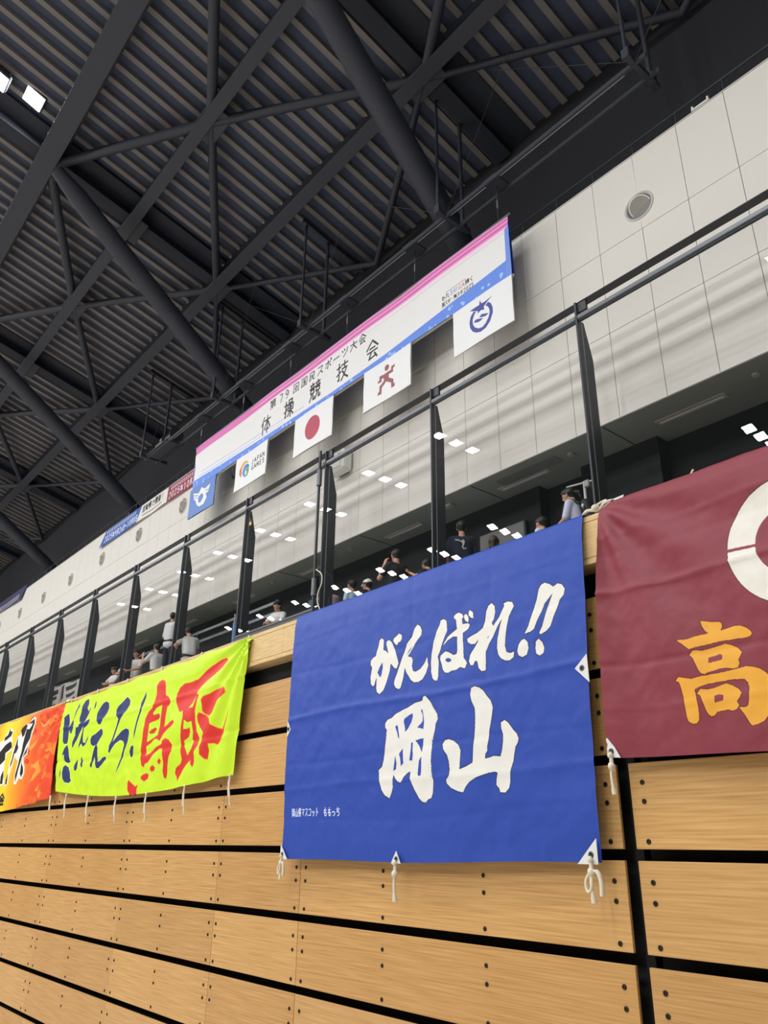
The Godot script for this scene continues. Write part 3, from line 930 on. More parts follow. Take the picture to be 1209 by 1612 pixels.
# ------------------------------------------------------------------ shell
func build_shell() -> void:
	var midx := (X_LEFT + X_RIGHT) / 2
	var lenx := X_RIGHT - X_LEFT
	var fl := structure("floor", "unseen sports hall floor made pale to bounce light")
	part(fl, "bounce_floor", box(Vector3(lenx + 1, 0.3, HALL_END + 12.0)), M.floor, Vector3(midx, FLOOR_Y - 0.15, (HALL_END - 11.5) / 2))
	# end walls and far wall
	for s in 2:
		var w := structure("wall_left" if s == 0 else "wall_right", "dark end wall of the hall, %s" % ["far left", "on the right"][s])
		var x := X_LEFT - 0.15 if s == 0 else X_RIGHT + 0.15
		part(w, "wall_face", box(Vector3(0.3, 27.0, HALL_END + 12.0)), M.upper_wall, Vector3(x, FLOOR_Y + 13.5, (HALL_END - 11.5) / 2))
	var back := structure("wall_opposite", "opposite wall of the hall with a white band above timber")
	part(back, "lower_face", box(Vector3(lenx, 9.0, 0.3)), M.wood[1], Vector3(midx, FLOOR_Y + 4.5, HALL_END + 0.15))
	part(back, "white_band", box(Vector3(lenx, 7.0, 0.3)), M.white_panel, Vector3(midx, FLOOR_Y + 12.5, HALL_END + 0.15))
	part(back, "upper_face", box(Vector3(lenx, 9.5, 0.3)), M.upper_wall, Vector3(midx, FLOOR_Y + 20.75, HALL_END + 0.15))
	# black wall above and behind the white one
	var up := structure("wall_upper", "plain black wall between white panels and roof deck")
	part(up, "wall_face", box(Vector3(lenx, 10.0, 0.3)), M.upper_wall, Vector3(midx, 11.9 + 5.0, ROOF_Z - 0.15))
	part(up, "walkway", box(Vector3(lenx, 0.2, 1.0)), M.upper_wall, Vector3(midx, 12.15, -10.1))
	var up2 := structure("wall_gallery", "black rear wall of the gallery below the soffit")
	part(up2, "wall_face", box(Vector3(lenx, 7.0, 0.3)), M.black, Vector3(midx, 7.75 - 3.5, -10.87))
	part(up2, "projecting_wall", box(Vector3(-8.27 - X_LEFT, 2.7, 0.3)), M.black, Vector3((X_LEFT - 8.27) / 2, 6.45, -10.62))
	part(up2, "black_pier", box(Vector3(1.5, 2.7, 0.35)), M.black, Vector3(-6.55, 6.45, -10.6))
	part(up2, "rear_block", box(Vector3(lenx, 4.5, 0.25)), M.black, Vector3(midx, 9.9, -10.85))
	# roof deck: two slopes, each rib a strip of its own
	var roof := structure("ceiling", "dark ribbed steel roof deck sloping down to the wall")
	var ang := atan(ROOF_SLOPE)
	var run := (RIDGE_Z - ROOF_Z) / cos(ang)
	var slope_basis := Basis(Vector3.RIGHT, -ang)
	var mid_z := (ROOF_Z + RIDGE_Z) / 2
	var n_up := slope_basis * Vector3.UP
	var deck_mid := Vector3(midx, roof_at(mid_z), mid_z)
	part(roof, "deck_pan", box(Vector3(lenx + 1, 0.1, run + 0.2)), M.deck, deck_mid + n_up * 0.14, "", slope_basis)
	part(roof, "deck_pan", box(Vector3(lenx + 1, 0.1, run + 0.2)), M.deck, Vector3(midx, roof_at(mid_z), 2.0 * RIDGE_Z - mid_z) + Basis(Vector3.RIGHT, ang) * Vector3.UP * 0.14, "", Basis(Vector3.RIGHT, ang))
	# a rib: flat bottom with sloping webs
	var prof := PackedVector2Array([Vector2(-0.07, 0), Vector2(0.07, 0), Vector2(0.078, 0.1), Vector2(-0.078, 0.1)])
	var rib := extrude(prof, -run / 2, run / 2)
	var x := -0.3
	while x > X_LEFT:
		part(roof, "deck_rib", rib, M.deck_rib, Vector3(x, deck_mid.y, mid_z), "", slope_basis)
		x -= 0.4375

# ------------------------------------------------------------------ roof steel
func build_roof_frame() -> void:
	var t := thing("roof_frame", "black steel roof frame of girders, purlins, diagonal tubes and raking struts", "roof frame")
	var girders := [0.4, -8.55, -17.5, -26.5, -35.45, -44.4, -53.35]
	var chords := [[-2.93, 0.5, 0.6], [-5.3, 0.3, 0.56], [-7.97, 0.32, 0.56], [1.6, 0.3, 0.5], [6.6, 0.3, 0.5], [11.8, 0.4, 0.6]]
	var drop := 0.3
	for c: Array in chords:
		var z: float = c[0]
		var st := mb()
		var b := Basis(Vector3.RIGHT, -atan(ROOF_SLOPE))
		var at := Vector3((X_LEFT + X_RIGHT) / 2, roof_at(z), z)
		var hh: float = c[2]
		var ww: float = c[1]
		# an I beam: two flanges and a web
		add_box(st, at - b * Vector3(0, hh, 0), Vector3(X_RIGHT - X_LEFT, 0.03, ww), 0.004, b)
		add_box(st, at - b * Vector3(0, hh * 0.5, 0), Vector3(X_RIGHT - X_LEFT, hh, 0.03), 0.0, b)
		add_box(st, at - b * Vector3(0, 0.02, 0), Vector3(X_RIGHT - X_LEFT, 0.03, ww), 0.0, b)
		var p := part(t, "purlin", st.commit(), M.steel_black)
		if z > -8.5 and z < -2.0 and z != -5.3:
			# bright bolt ends beside each deck rib along the purlin edge
			var clip := box(Vector3(0.035, 0.05, 0.05), 0.008)
			var x := -8.5
			while x > -22.0:
				part(p, "deck_clip", clip, M.light_grey, Vector3(x, roof_at(z) - 0.09, z + ww * 0.5 + 0.06), "small bright deck clip")
				x -= 0.4375
	# girders down the slope
	for gx: float in girders:
		var st := mb()
		var z0 := ROOF_Z
		var z1 := RIDGE_Z
		var b := Basis(Vector3.RIGHT, -atan(ROOF_SLOPE))
		var at := Vector3(gx, roof_at((z0 + z1) / 2), (z0 + z1) / 2)
		var run := (z1 - z0) / cos(atan(ROOF_SLOPE))
		add_box(st, at - b * Vector3(0, 0.27, 0), Vector3(0.42, 0.04, run), 0.004, b)
		add_box(st, at - b * Vector3(0, 0.13, 0), Vector3(0.3, 0.26, run), 0.0, b)
		add_box(st, at - b * Vector3(-0.25, 0.02, 0), Vector3(1.0, 0.04, run), 0.0, b)
		var g := part(t, "girder", st.commit(), M.girder)
		for z: float in [-2.93, -5.3, -7.97]:
			part(g, "gusset_plate", box(Vector3(0.95, 0.05, 0.55), 0.01), M.steel_black, Vector3(gx, roof_at(z) - 0.47, z), "", b)
	# diagonal tubes in the plane of the roof, from girder nodes to midway nodes
	for i in girders.size() - 1:
		var mid: float = (girders[i] + girders[i + 1]) / 2
		for row: Array in [[-2.93, -5.3, 0.125], [-7.97, -5.3, 0.11], [-7.97, -10.35, 0.085]]:
			for gx: float in [girders[i], girders[i + 1]]:
				var a := Vector3(gx, roof_at(row[0]) - 0.42, row[0])
				var b := Vector3(mid, roof_at(row[1]) - 0.42, row[1])
				part(t, "brace_tube", tube([a, b], [row[2]], 12), M.steel_black)
		var st := mb()
		add_box(st, Vector3(mid, roof_at(-5.3) - 0.47, -5.3), Vector3(1.0, 0.06, 0.62), 0.01, Basis(Vector3.RIGHT, -atan(ROOF_SLOPE)))
		part(t, "node_plate", st.commit(), M.steel_black)
		# a lower stiffener tube parallel to the girder
	# raking struts from the wall up to the roof
	for bx: float in [-9.38, -18.5, -27.32, -36.6, -45.7, -54.8]:
		var base := Vector3(bx, 13.36, -10.2)
		var dir := Vector3(0.166, 0.495, 0.853)
		var st := mb()
		var pts := [base - dir * 0.4, base + dir * 0.6, base + dir * 4.0, base + dir * 7.6, base + dir * 8.4]
		add_tube(st, pts, [0.2, 0.27, 0.27, 0.25, 0.16], 16)
		var s := part(t, "raking_strut", st.commit(), M.steel_black)
		part(s, "foot_plate", box(Vector3(0.9, 0.08, 0.7), 0.01), M.steel_black, Vector3(bx, 12.62, -10.2))
		part(s, "foot_bracket", box(Vector3(0.12, 0.75, 0.5), 0.01), M.steel_black, Vector3(bx, 12.98, -10.22))

# ------------------------------------------------------------------ white panelled wall with air nozzles
func build_white_wall() -> void:
	var w := structure("wall_bulkhead", "white panelled wall above and behind the gallery glass")
	var lenx := X_RIGHT - X_LEFT
	part(w, "core", box(Vector3(lenx, 4.72, 0.3)), M.grey, Vector3((X_LEFT + X_RIGHT) / 2, 10.14, WALL_Z - 0.2))
	part(w, "coping", box(Vector3(lenx, 0.03, 0.5), 0.006), M.light_grey, Vector3((X_LEFT + X_RIGHT) / 2, 12.52, WALL_Z - 0.24))
	var pitch := 0.8215
	var rows := [[12.505, 10.944], [10.936, 9.334], [9.326, 7.77]]
	var hole_y := 11.41
	var plain := []
	for r: Array in rows:
		var hh: float = r[0] - r[1]
		plain.append(box(Vector3(pitch - 0.008, hh, 0.04), 0.003))
	var notch := []
	for side: float in [-1.0, 1.0]:
		var hw := (pitch - 0.008) / 2
		var hy: float = (rows[0][0] - rows[0][1]) / 2
		var cy: float = hole_y - (rows[0][0] + rows[0][1]) / 2
		var pl := PackedVector2Array([Vector2(-hw * side, -hy), Vector2(hw * side, -hy)])
		for k in 17:
			var a := -PI / 2 + PI * k / 16.0
			pl.append(Vector2((hw + 0.004) * side - cos(a) * 0.262 * side, cy + sin(a) * 0.262))
		pl.append(Vector2(hw * side, hy))
		pl.append(Vector2(-hw * side, hy))
		notch.append(extrude(pl, -0.02, 0.02))
	var j0 := -3.386 + pitch * 14
	for i in range(0, 90):
		var xr := j0 - pitch * i
		var xc := xr - pitch / 2
		if xc < X_LEFT + 0.4:
			break
		for r in 3:
			var mesh: Mesh = plain[r]
			if r == 0:
				var k := posmod(i - 16, 4)      # joints that carry a nozzle: every fourth
				if k == 0:
					mesh = notch[1]
				elif k == 3:
					mesh = notch[0]
			part(w, "panel", mesh, M.white_panel, Vector3(xc, (rows[r][0] + rows[r][1]) / 2, WALL_Z - 0.02))
	# nozzles
	for n in 15:
		var cx := -5.029 + 3.286 * 1 - 3.286 * n
		var t := thing("air_nozzle", "round grey air nozzle set in the white wall, %s from the right" % ORDINALS[n], "air vent", Vector3(cx, hole_y, WALL_Z), "air nozzles along the white wall")
		part(t, "rim", lathe([Vector2(0.27, 0.0), Vector2(0.268, 0.012), Vector2(0.24, 0.016), Vector2(0.225, 0.0), Vector2(0.222, -0.05)], 32), M.light_grey)
		part(t, "cup", lathe([Vector2(0.222, -0.05), Vector2(0.215, -0.13), Vector2(0.0, -0.14)], 28), M.nozzle)
		part(t, "slot", box(Vector3(0.2, 0.09, 0.03), 0.01), M.dark, Vector3(-0.06, -0.12, -0.1))
		var tilt := Basis(Vector3.RIGHT, 0.62) * Basis(Vector3.UP, 0.25)
		var drum := part(t, "drum", lathe([Vector2(0.0, 0.02), Vector2(0.165, 0.03), Vector2(0.185, 0.02), Vector2(0.195, -0.06), Vector2(0.16, -0.1)], 28), M.nozzle, Vector3(0, 0.02, -0.06), "", tilt)
		part(drum, "lip", lathe([Vector2(0.19, 0.018), Vector2(0.194, 0.03), Vector2(0.18, 0.036), Vector2(0.17, 0.026)], 28), M.white)
	# thin handrail along the top of the wall
	var h := thing("wall_top_handrail", "thin black handrail along the top of the white wall", "handrail", Vector3(0, 12.53, WALL_Z - 0.07))
	part(h, "rail", tube([Vector3(X_LEFT, 0.32, 0), Vector3(X_RIGHT, 0.32, 0)], [0.016], 8), M.frame)
	var post := tube([Vector3(0, -0.02, 0), Vector3(0, 0.32, 0)], [0.013], 6)
	var i := 0
	while j0 - pitch * i > X_LEFT:
		part(h, "post", post, M.frame, Vector3(j0 - pitch * i, 0, 0))
		i += 1
	var brk := thing("wall_top_bracket", "small white bracket lying on top edge of white wall", "bracket", Vector3(-3.75, 12.55, WALL_Z + 0.0))
	part(brk, "plate", box(Vector3(0.3, 0.03, 0.06), 0.005), M.white, Vector3(0, 0.0, 0))
	for s: float in [-1.0, 1.0]:
		part(brk, "lug", box(Vector3(0.03, 0.07, 0.05), 0.005), M.white, Vector3(s * 0.13, 0.04, 0))
	# wall speaker half hidden by the glazing head
	var sp := thing("wall_speaker", "white box speaker on the white wall behind glass", "speaker", Vector3(-12.95, 9.62, WALL_Z))
	part(sp, "cabinet", box(Vector3(0.62, 0.52, 0.3), 0.05), M.white, Vector3(0, 0, 0.17))
	part(sp, "grille", box(Vector3(0.5, 0.4, 0.02), 0.01), M.light_grey, Vector3(0, 0, 0.325))
	part(sp, "knob", lathe([Vector2(0.0, 0.02), Vector2(0.02, 0.015), Vector2(0.022, 0.0)], 12), M.dark, Vector3(0.2, 0.1, 0.335))
	part(sp, "bracket", box(Vector3(0.3, 0.12, 0.06), 0.01), M.grey, Vector3(0, -0.2, 0.02))

# ------------------------------------------------------------------ gallery behind the glass
func build_gallery() -> void:
	var midx := (X_LEFT + X_RIGHT) / 2
	var lenx := X_RIGHT - X_LEFT
	var s := structure("ceiling_gallery", "grey soffit over the gallery behind the white wall")
	part(s, "soffit_board", box(Vector3(lenx, 0.06, 1.3)), M.soffit, Vector3(midx, 7.79, -10.16))
	# recessed channels, vents and detectors in the soffit
	for k in 10:
		var x := -5.0 - 3.286 * k
		part(s, "light_channel", box(Vector3(1.15, 0.015, 0.16), 0.004), M.light_grey, Vector3(x, 7.755, -10.08))
		part(s, "channel_core", box(Vector3(1.05, 0.02, 0.05), 0.004), M.white, Vector3(x, 7.748, -10.1))
	for x: float in [-3.9, -7.1, -10.3, -13.2, -16.4]:
		part(s, "detector", lathe([Vector2(0.06, 0.0), Vector2(0.055, 0.03), Vector2(0.0, 0.035)], 16, Basis(Vector3.RIGHT, PI / 2)), M.light_grey, Vector3(x, 7.758, -9.9))
	for x: float in [-10.0, -13.9]:
		part(s, "ceiling_sensor", box(Vector3(0.24, 0.05, 0.16), 0.02), M.light_grey, Vector3(x, 7.74, -9.85))
	for k in 9:
		part(s, "grille_slat", box(Vector3(1.35, 0.012, 0.02), 0.002), M.grey, Vector3(-8.0, 7.75, -9.75 - 0.03 * k))
	for x: float in [-2.5, -6.2, -9.1, -12.4, -15.6]:
		part(s, "board_joint", box(Vector3(0.012, 0.012, 0.9)), M.dark, Vector3(x, 7.757, -10.0))
	var slab := structure("floor_gallery", "gallery floor behind the glazed front")
	part(slab, "slab", box(Vector3(lenx, 0.5, 2.1)), M.black, Vector3(midx, 4.9, -9.75))
	# timber edge of the gallery
	var t := structure("trim_1", "pale timber edge of the gallery in three boards")
	var seg := 3.286
	var meshes := [box(Vector3(seg - 0.003, 0.083, 0.12), 0.006), box(Vector3(seg - 0.003, 0.5, 0.1), 0.004), box(Vector3(seg - 0.003, 0.085, 0.1), 0.006)]
	var ledge := box(Vector3(seg - 0.002, 0.045, 0.5), 0.004)
	for k in 23:
		var x := BAY_X + seg * 4.5 - seg * k - 0.9
		if x - seg / 2 < X_LEFT:
			break
		part(t, "cap_board", meshes[0], M.fascia, Vector3(x, 5.7385, -8.41))
		part(t, "face_board", meshes[1], M.fascia, Vector3(x, 5.4415, -8.402))
		part(t, "lower_board", meshes[2], M.fascia, Vector3(x, 5.1425, -8.4))
		part(t, "ledge_board", ledge, M.fascia, Vector3(x, 5.7565, -8.72))
	part(t, "core", box(Vector3(lenx, 0.6, 0.4)), M.void_black, Vector3(midx, 5.42, -8.72))
	part(t, "underside", box(Vector3(lenx, 0.03, 0.35)), M.fascia, Vector3(midx, 5.115, -8.62))

func build_glazing() -> void:
	var n := 0
	var z := GLASS_Z
	# mullion: front bar, gasket, tapered fin behind the glass
	var bar := box(Vector3(0.036, 3.67, 0.1), 0.005)
	var gasket := box(Vector3(0.02, 3.3, 0.02), 0.003)
	var stf := mb()
	var fin := PackedVector2Array([Vector2(0.0, 5.78), Vector2(0.2, 5.78), Vector2(0.2, 8.5), Vector2(0.05, 9.12), Vector2(0.0, 9.12)])
	var fin_mesh := extrude(fin, -0.02, 0.02)
	var turn := Basis(Vector3.UP, PI / 2)       # outline x runs towards -z
	for k in 19:
		var xr := BAY_X + BAY * 2 - BAY * k        # right end of the bay
		var xl := xr - BAY
		if xl < X_LEFT:
			break
		n += 1
		var w := structure("window_%d" % n, "tall gallery glass bay with dark frame, %s from the right" % ORDINALS[mini(n - 1, 17)])
		var q := QuadMesh.new()
		q.size = Vector2(BAY - 0.06, 3.26)
		part(w, "pane", q, M.glass, Vector3((xl + xr) / 2, 7.49, z))
		part(w, "mullion", bar, M.frame, Vector3(xl, 7.61, z - 0.01))
		part(w, "gasket", gasket, M.gasket, Vector3(xl + 0.01, 7.45, z - 0.068))
		part(w, "fin", fin_mesh, M.frame, Vector3(xl, 0, z - 0.07), "", turn)
		part(w, "cap_plate", box(Vector3(BAY - 0.03, 0.014, 0.155), 0.003), M.frame, Vector3((xl + xr) / 2, 9.443, z - 0.0725))
		part(w, "head_rail", box(Vector3(BAY - 0.036, 0.08, 0.075), 0.012), M.rail, Vector3((xl + xr) / 2, 9.16, z + 0.002))
		part(w, "glazing_bead", box(Vector3(BAY - 0.05, 0.03, 0.05), 0.004), M.frame, Vector3((xl + xr) / 2, 9.11, z - 0.01))
		part(w, "head_gusset", box(Vector3(0.16, 0.17, 0.05), 0.004), M.frame, Vector3(xl + 0.09, 9.35, z - 0.03))
		# one bay has a taller sill
		var sill := 0.23 if k == 4 else 0.09
		part(w, "sill_rail", box(Vector3(BAY - 0.05, sill, 0.07), 0.008), M.frame, Vector3((xl + xr) / 2, 5.78 + sill / 2, z + 0.01))
		part(w, "sill_bead", box(Vector3(BAY - 0.05, 0.02, 0.085), 0.004), M.rail, Vector3((xl + xr) / 2, 5.78 + sill * 0.8, z + 0.02))
	# service pipe with two sleeves clamped to one mullion
	var p := thing("service_pipe", "dark vertical pipe with two grey sleeves clamped to a mullion", "pipe", Vector3(-12.5, 5.78, -8.5))
	part(p, "pipe", tube([Vector3(0, 0, 0), Vector3(0, 3.68, 0)], [0.03], 10), M.frame)
	for y: float in [0.62, 3.04]:
		part(p, "sleeve", tube([Vector3(0, y - 0.18, 0), Vector3(0, y + 0.18, 0)], [0.055], 12), M.rail, Vector3.ZERO, "grey sleeve")
	var l := thing("padlock", "small brass padlock hanging on a cable at the glazing head", "padlock", Vector3(-15.27, 8.62, -8.49))
	part(l, "lock_body", box(Vector3(0.07, 0.09, 0.035), 0.012), M.brass, Vector3(0, 0, 0))
	part(l, "shackle", tube(smooth_path([Vector3(-0.022, 0.04, 0), Vector3(-0.022, 0.09, 0), Vector3(0, 0.115, 0), Vector3(0.022, 0.09, 0), Vector3(0.022, 0.04, 0)]), [0.008], 8), M.rail)
	part(l, "cable", tube(smooth_path([Vector3(-0.40, 0.46, -0.1), Vector3(-0.25, 0.43, 0.0), Vector3(-0.12, 0.46, 0), Vector3(-0.03, 0.32, 0), Vector3(-0.06, 0.2, 0), Vector3(0, 0.115, 0)]), [0.012], 8), M.dark)
	var c := thing("white_cord", "thin white cord looping down beside the clamped mullion", "cord", Vector3(-12.28, 5.8, -8.48))
	part(c, "cord", tube(smooth_path([Vector3(-0.15, 0.95, 0), Vector3(0.05, 0.8, 0), Vector3(0.08, 0.6, 0.01), Vector3(0.0, 0.45, 0.02), Vector3(-0.02, 0.25, 0.02), Vector3(0.12, 0.0, 0.02)]), [0.011], 8), M.rope)

# ------------------------------------------------------------------ retractable seating front
func build_seating_front() -> void:
	var tops := []
	for r in 8:
		tops.append(4.70 - 1.0617 * r)
	var banks := [["retractable_seating", "long closed bank of timber seating fronts left of the black gap", [-5.86, -12.48, -15.41, -20.05, -25.52, -30.9, -36.2, -41.5, -46.8, -52.1, -57.4, -62.7], {0: [-6.03, -8.12, -10.23, -12.32], 1: [-12.61, -15.3], 2: [-15.58, -17.74, -19.9], 3: [-20.22, -22.79, -25.34], 4: [-25.74, -28.25, -30.75]}], ["retractable_seating", "closed bank of timber seating fronts right of the black gap", [7.9, 2.4, -1.2, -5.69], {2: [-1.38, -3.45, -5.52], 1: [-1.02, 0.6, 2.22], 0: [2.58, 5.1, 7.7]}]]
	var head := lathe([Vector2(0.03, -0.002), Vector2(0.03, 0.006), Vector2(0.024, 0.012), Vector2(0.012, 0.011), Vector2(0.009, 0.004), Vector2(0.0, 0.004)], 14)
	for bank: Array in banks:
		var t := thing(bank[0], bank[1], "seating")
		var e: Array = bank[2]
		var x_lo: float = e[-1]
		var x_hi: float = e[0]
		part(t, "black_backing", box(Vector3(x_hi - x_lo + (0.0 if x_hi > 0 else 0.1), 8.8, 0.1)), M.void_black, Vector3((x_lo + x_hi) / 2, 0.75, -8.83))
		part(t, "plinth", box(Vector3(x_hi - x_lo, 0.13, 0.2)), M.void_black, Vector3((x_lo + x_hi) / 2, FLOOR_Y + 0.065, -8.62))
		var rest := []
		var meshes := {}
		for c in e.size() - 1:
			var xr: float = e[c] - (0.006 if c != 3 else 0.0)
			var xl: float = e[c + 1] + (0.006 if c != 2 else 0.001)
			meshes[c] = box(Vector3(xr - xl, 0.94, 0.045), 0.005)
			for r in 8:
				var y: float = tops[r] - 0.47
				var p := part(t, "front_panel", meshes[c], M.wood[(c * 3 + r * 5 + r / 3) % 4], Vector3((xl + xr) / 2, y, -8.5225))
				var cols: Array = bank[3].get(c, [])
				if cols.is_empty():
					var w := xr - xl
					cols = [xr - 0.2, (xl + xr) / 2, xl + 0.2] if w > 4.0 else [xr - 0.2, xl + 0.2]
				for bx: float in cols:
					for by: float in [-0.22, -0.43, -0.86]:
						if c < 4 and (x_hi < 0 or c == 2):
							part(p, "bolt", head, M.bolt, Vector3(bx - (xl + xr) / 2, tops[r] + by - y, 0.0225))
						else:
							rest.append(Transform3D(Basis.IDENTITY, Vector3(bx, tops[r] + by, -8.5)))
		var mm := MultiMesh.new()
		mm.transform_format = MultiMesh.TRANSFORM_3D
		mm.mesh = head
		mm.instance_count = rest.size()
		for i in rest.size():
			mm.set_instance_transform(i, rest[i])
		var mi := MultiMeshInstance3D.new()
		mi.name = "distant_bolts"
		mi.multimesh = mm
		mi.material_override = M.bolt
		mi.set_meta("kind", "stuff")
		t.add_child(mi, true)
	# black steel upright in the gap between the banks
	var u := thing("gap_upright", "black steel upright in the gap between timber seating banks", "post", Vector3(-5.775, FLOOR_Y, -8.72))
	part(u, "upright", box(Vector3(0.12, 8.7, 0.08), 0.005), M.void_black, Vector3(0, 4.35, 0))
	for y: float in [3.4, 4.9, 6.6]:
		part(u, "latch", box(Vector3(0.05, 0.012, 0.03), 0.003), M.steel_black, Vector3(0.0, y, 0.055))

# ------------------------------------------------------------------ lamps
func build_lamps() -> void:
	var count := 0
	for row: Array in [[-1.2, 0.86, -16.3, "row nearest the glass wall", X_RIGHT], [5.25, 1.05, -17.2, "middle row with added right end", -20.0], [14.95, 1.05, -18.0, "far row with added right end", -26.0], [21.5, 1.05, -17.0, "unseen row added farther back", X_RIGHT], [28.0, 1.05, -17.0, "unseen row added by the opposite wall", X_RIGHT]]:  # last two rows stay out of view, added to light the wall evenly
		for k in range(-4, 9):
			var x: float = row[2] - 5.02 * k
			if x < X_LEFT + 2 or x > X_RIGHT - 2 or (x > row[4] and x < (-7.3 if row[0] < 10.0 else -14.0)):  # clusters kept at the right end are unseen, added to soften shadow stripes
				continue
			var z: float = row[0]
			var gap: float = row[1]
			var name_k := k + 4
			var t := thing("high_bay_light", "cluster of three square white floodlights, %s of the %s" % [ORDINALS[name_k], row[3]], "light", Vector3(x, 18.5, z), "floodlight clusters under the roof")
			part(t, "mounting_bar", box(Vector3(0.08, 0.08, gap * 2 + 0.7), 0.01), M.steel_black, Vector3(0, 0.32, 0))
			for s in 2:
				var sz := (gap * 0.9) * (1 if s == 0 else -1)
				part(t, "hanger", tube([Vector3(0, 0.34, sz), Vector3(0, roof_at(z + sz) - 18.5, sz)], [0.02], 8), M.steel_black)
			for i in 3:
				var dz := gap * (i - 1)
				# each floodlight is turned towards the middle of the hall
				var tilt := Basis(Vector3.RIGHT, -0.35 if z < 0.0 else (0.0 if z < 10.0 else 0.36))
				var c := Vector3(0, 0.1, dz)
				part(t, "housing", box(Vector3(0.52, 0.14, 0.52), 0.03), M.steel_black, c, "", tilt)
				part(t, "fins", box(Vector3(0.36, 0.12, 0.36), 0.02), M.steel_black, c + tilt * Vector3(0, 0.12, 0), "", tilt)
				part(t, "lamp_panel", box(Vector3(0.46, 0.02, 0.46), 0.004), M.glow, c + tilt * Vector3(0, -0.08, 0), "glowing lamp panel", tilt)
				var l := AreaLight3D.new()
				l.name = "lamp_light"
				t.add_child(l, true)
				l.area_size = Vector2(0.46, 0.46)
				l.transform = Transform3D(tilt * Basis(Vector3.RIGHT, -PI / 2), c + tilt * Vector3(0, -0.096, 0))
				l.light_energy = LAMP_ENERGY
				l.light_color = Color(0.985, 0.992, 1.0)
				l.area_range = 90.0
				l.area_attenuation = 2.0
				l.shadow_enabled = true
				count += 1

# ------------------------------------------------------------------ hoist frame that carries the event banner
func build_hoist() -> void:
	var t := thing("banner_hoist", "black hoist frame hung on rods above the event banner", "hoist", Vector3(0, 13.4, 0))
	var x0 := -23.1
	var x1 := -4.1
	for z: float in [-8.7, -9.1]:
		part(t, "rail", box(Vector3(x1 - x0, 0.09, 0.05), 0.006), M.steel_black, Vector3((x0 + x1) / 2, 0, z))
	for dy: float in [0.1, 0.16]:
		part(t, "cable", tube([Vector3(x0, dy, -8.78 - dy * 0.6), Vector3(x1 - 0.5, dy, -8.78 - dy * 0.6)], [0.011], 6), M.grey)
	var xs := [-4.33, -8.75, -13.67, -18.1, -22.95]
	for i in xs.size():
		var x: float = xs[i]
		part(t, "cross_plate", box(Vector3(0.1, 0.1, 0.95), 0.008), M.steel_black, Vector3(x, 0.02, -8.92))
		part(t, "top_beam", box(Vector3(0.12, 0.14, 2.1), 0.01), M.steel_black, Vector3(x, roof_at(-9.4) - 13.6, -9.4), "", Basis(Vector3.RIGHT, -atan(ROOF_SLOPE)))
		var f := part(t, "hanger_rod", tube([Vector3(x, 0, -8.5), Vector3(x, roof_at(-8.5) - 13.55, -8.5)], [0.032], 10), M.steel_black)
		part(f, "shoe", box(Vector3(0.14, 0.2, 0.1), 0.01), M.steel_black, Vector3(x, 0.06, -8.5))
		var g := part(t, "hanger_rod", tube([Vector3(x, 0, -9.2), Vector3(x, roof_at(-9.2) - 13.55, -9.2)], [0.045], 10), M.steel_black)
		part(g, "shoe", box(Vector3(0.16, 0.2, 0.12), 0.01), M.steel_black, Vector3(x, 0.06, -9.2))
		part(t, "stay_wire", tube([Vector3(x, 0.1, -8.75), Vector3(x - 2.6, 2.1, -8.3)], [0.006], 5), M.frame)
		part(t, "stay_wire", tube([Vector3(x, 0.1, -8.75), Vector3(x + 2.3, 2.4, -8.3)], [0.006], 5), M.frame)
	for x: float in [-19.41, -16.96, -14.62, -12.25, -9.89, -7.53]:
		var b := part(t, "pulley_block", box(Vector3(0.34, 0.06, 0.44), 0.01), M.steel_black, Vector3(x, 0.05, -8.9))
		for s: float in [-1.0, 1.0]:
			part(b, "sheave", tube([Vector3(s * 0.1, 0.06, 0.05), Vector3(s * 0.1, 0.16, 0.05)], [0.022], 8), M.frame)
		part(t, "drop_chain", tube([Vector3(x, 0.0, -8.9), Vector3(x, -0.85, -8.9)], [0.012], 6), M.frame)
		part(t, "turnbuckle", tube([Vector3(x, -0.35, -8.9), Vector3(x, -0.4, -8.9), Vector3(x, -0.52, -8.9), Vector3(x, -0.57, -8.9)], [0.012, 0.026, 0.026, 0.012], 8), M.rail, Vector3.ZERO, "bright turnbuckle")
	# winch at the left end
	part(t, "winch_drum", lathe([Vector2(0.0, -0.3), Vector2(0.24, -0.3), Vector2(0.24, -0.27), Vector2(0.17, -0.26), Vector2(0.17, 0.26), Vector2(0.24, 0.27), Vector2(0.24, 0.3), Vector2(0.0, 0.3)], 20, Basis(Vector3.UP, PI / 2)), M.frame, Vector3(-21.6, 0.28, -8.92))
	var mo := part(t, "winch_motor", tube([Vector3(-22.1, 0.28, -8.92), Vector3(-22.15, 0.28, -8.92), Vector3(-22.55, 0.28, -8.92), Vector3(-22.6, 0.28, -8.92)], [0.1, 0.16, 0.16, 0.1], 14), M.rail)
	part(mo, "terminal_box", box(Vector3(0.2, 0.14, 0.16), 0.015), M.grey, Vector3(-22.35, 0.48, -8.92))
	part(t, "winch_base", box(Vector3(1.5, 0.05, 0.6), 0.01), M.steel_black, Vector3(-22.1, 0.03, -8.92))
# ------------------------------------------------------------------ event banner and the flags below it
const INK := Color(0.17, 0.16, 0.17)

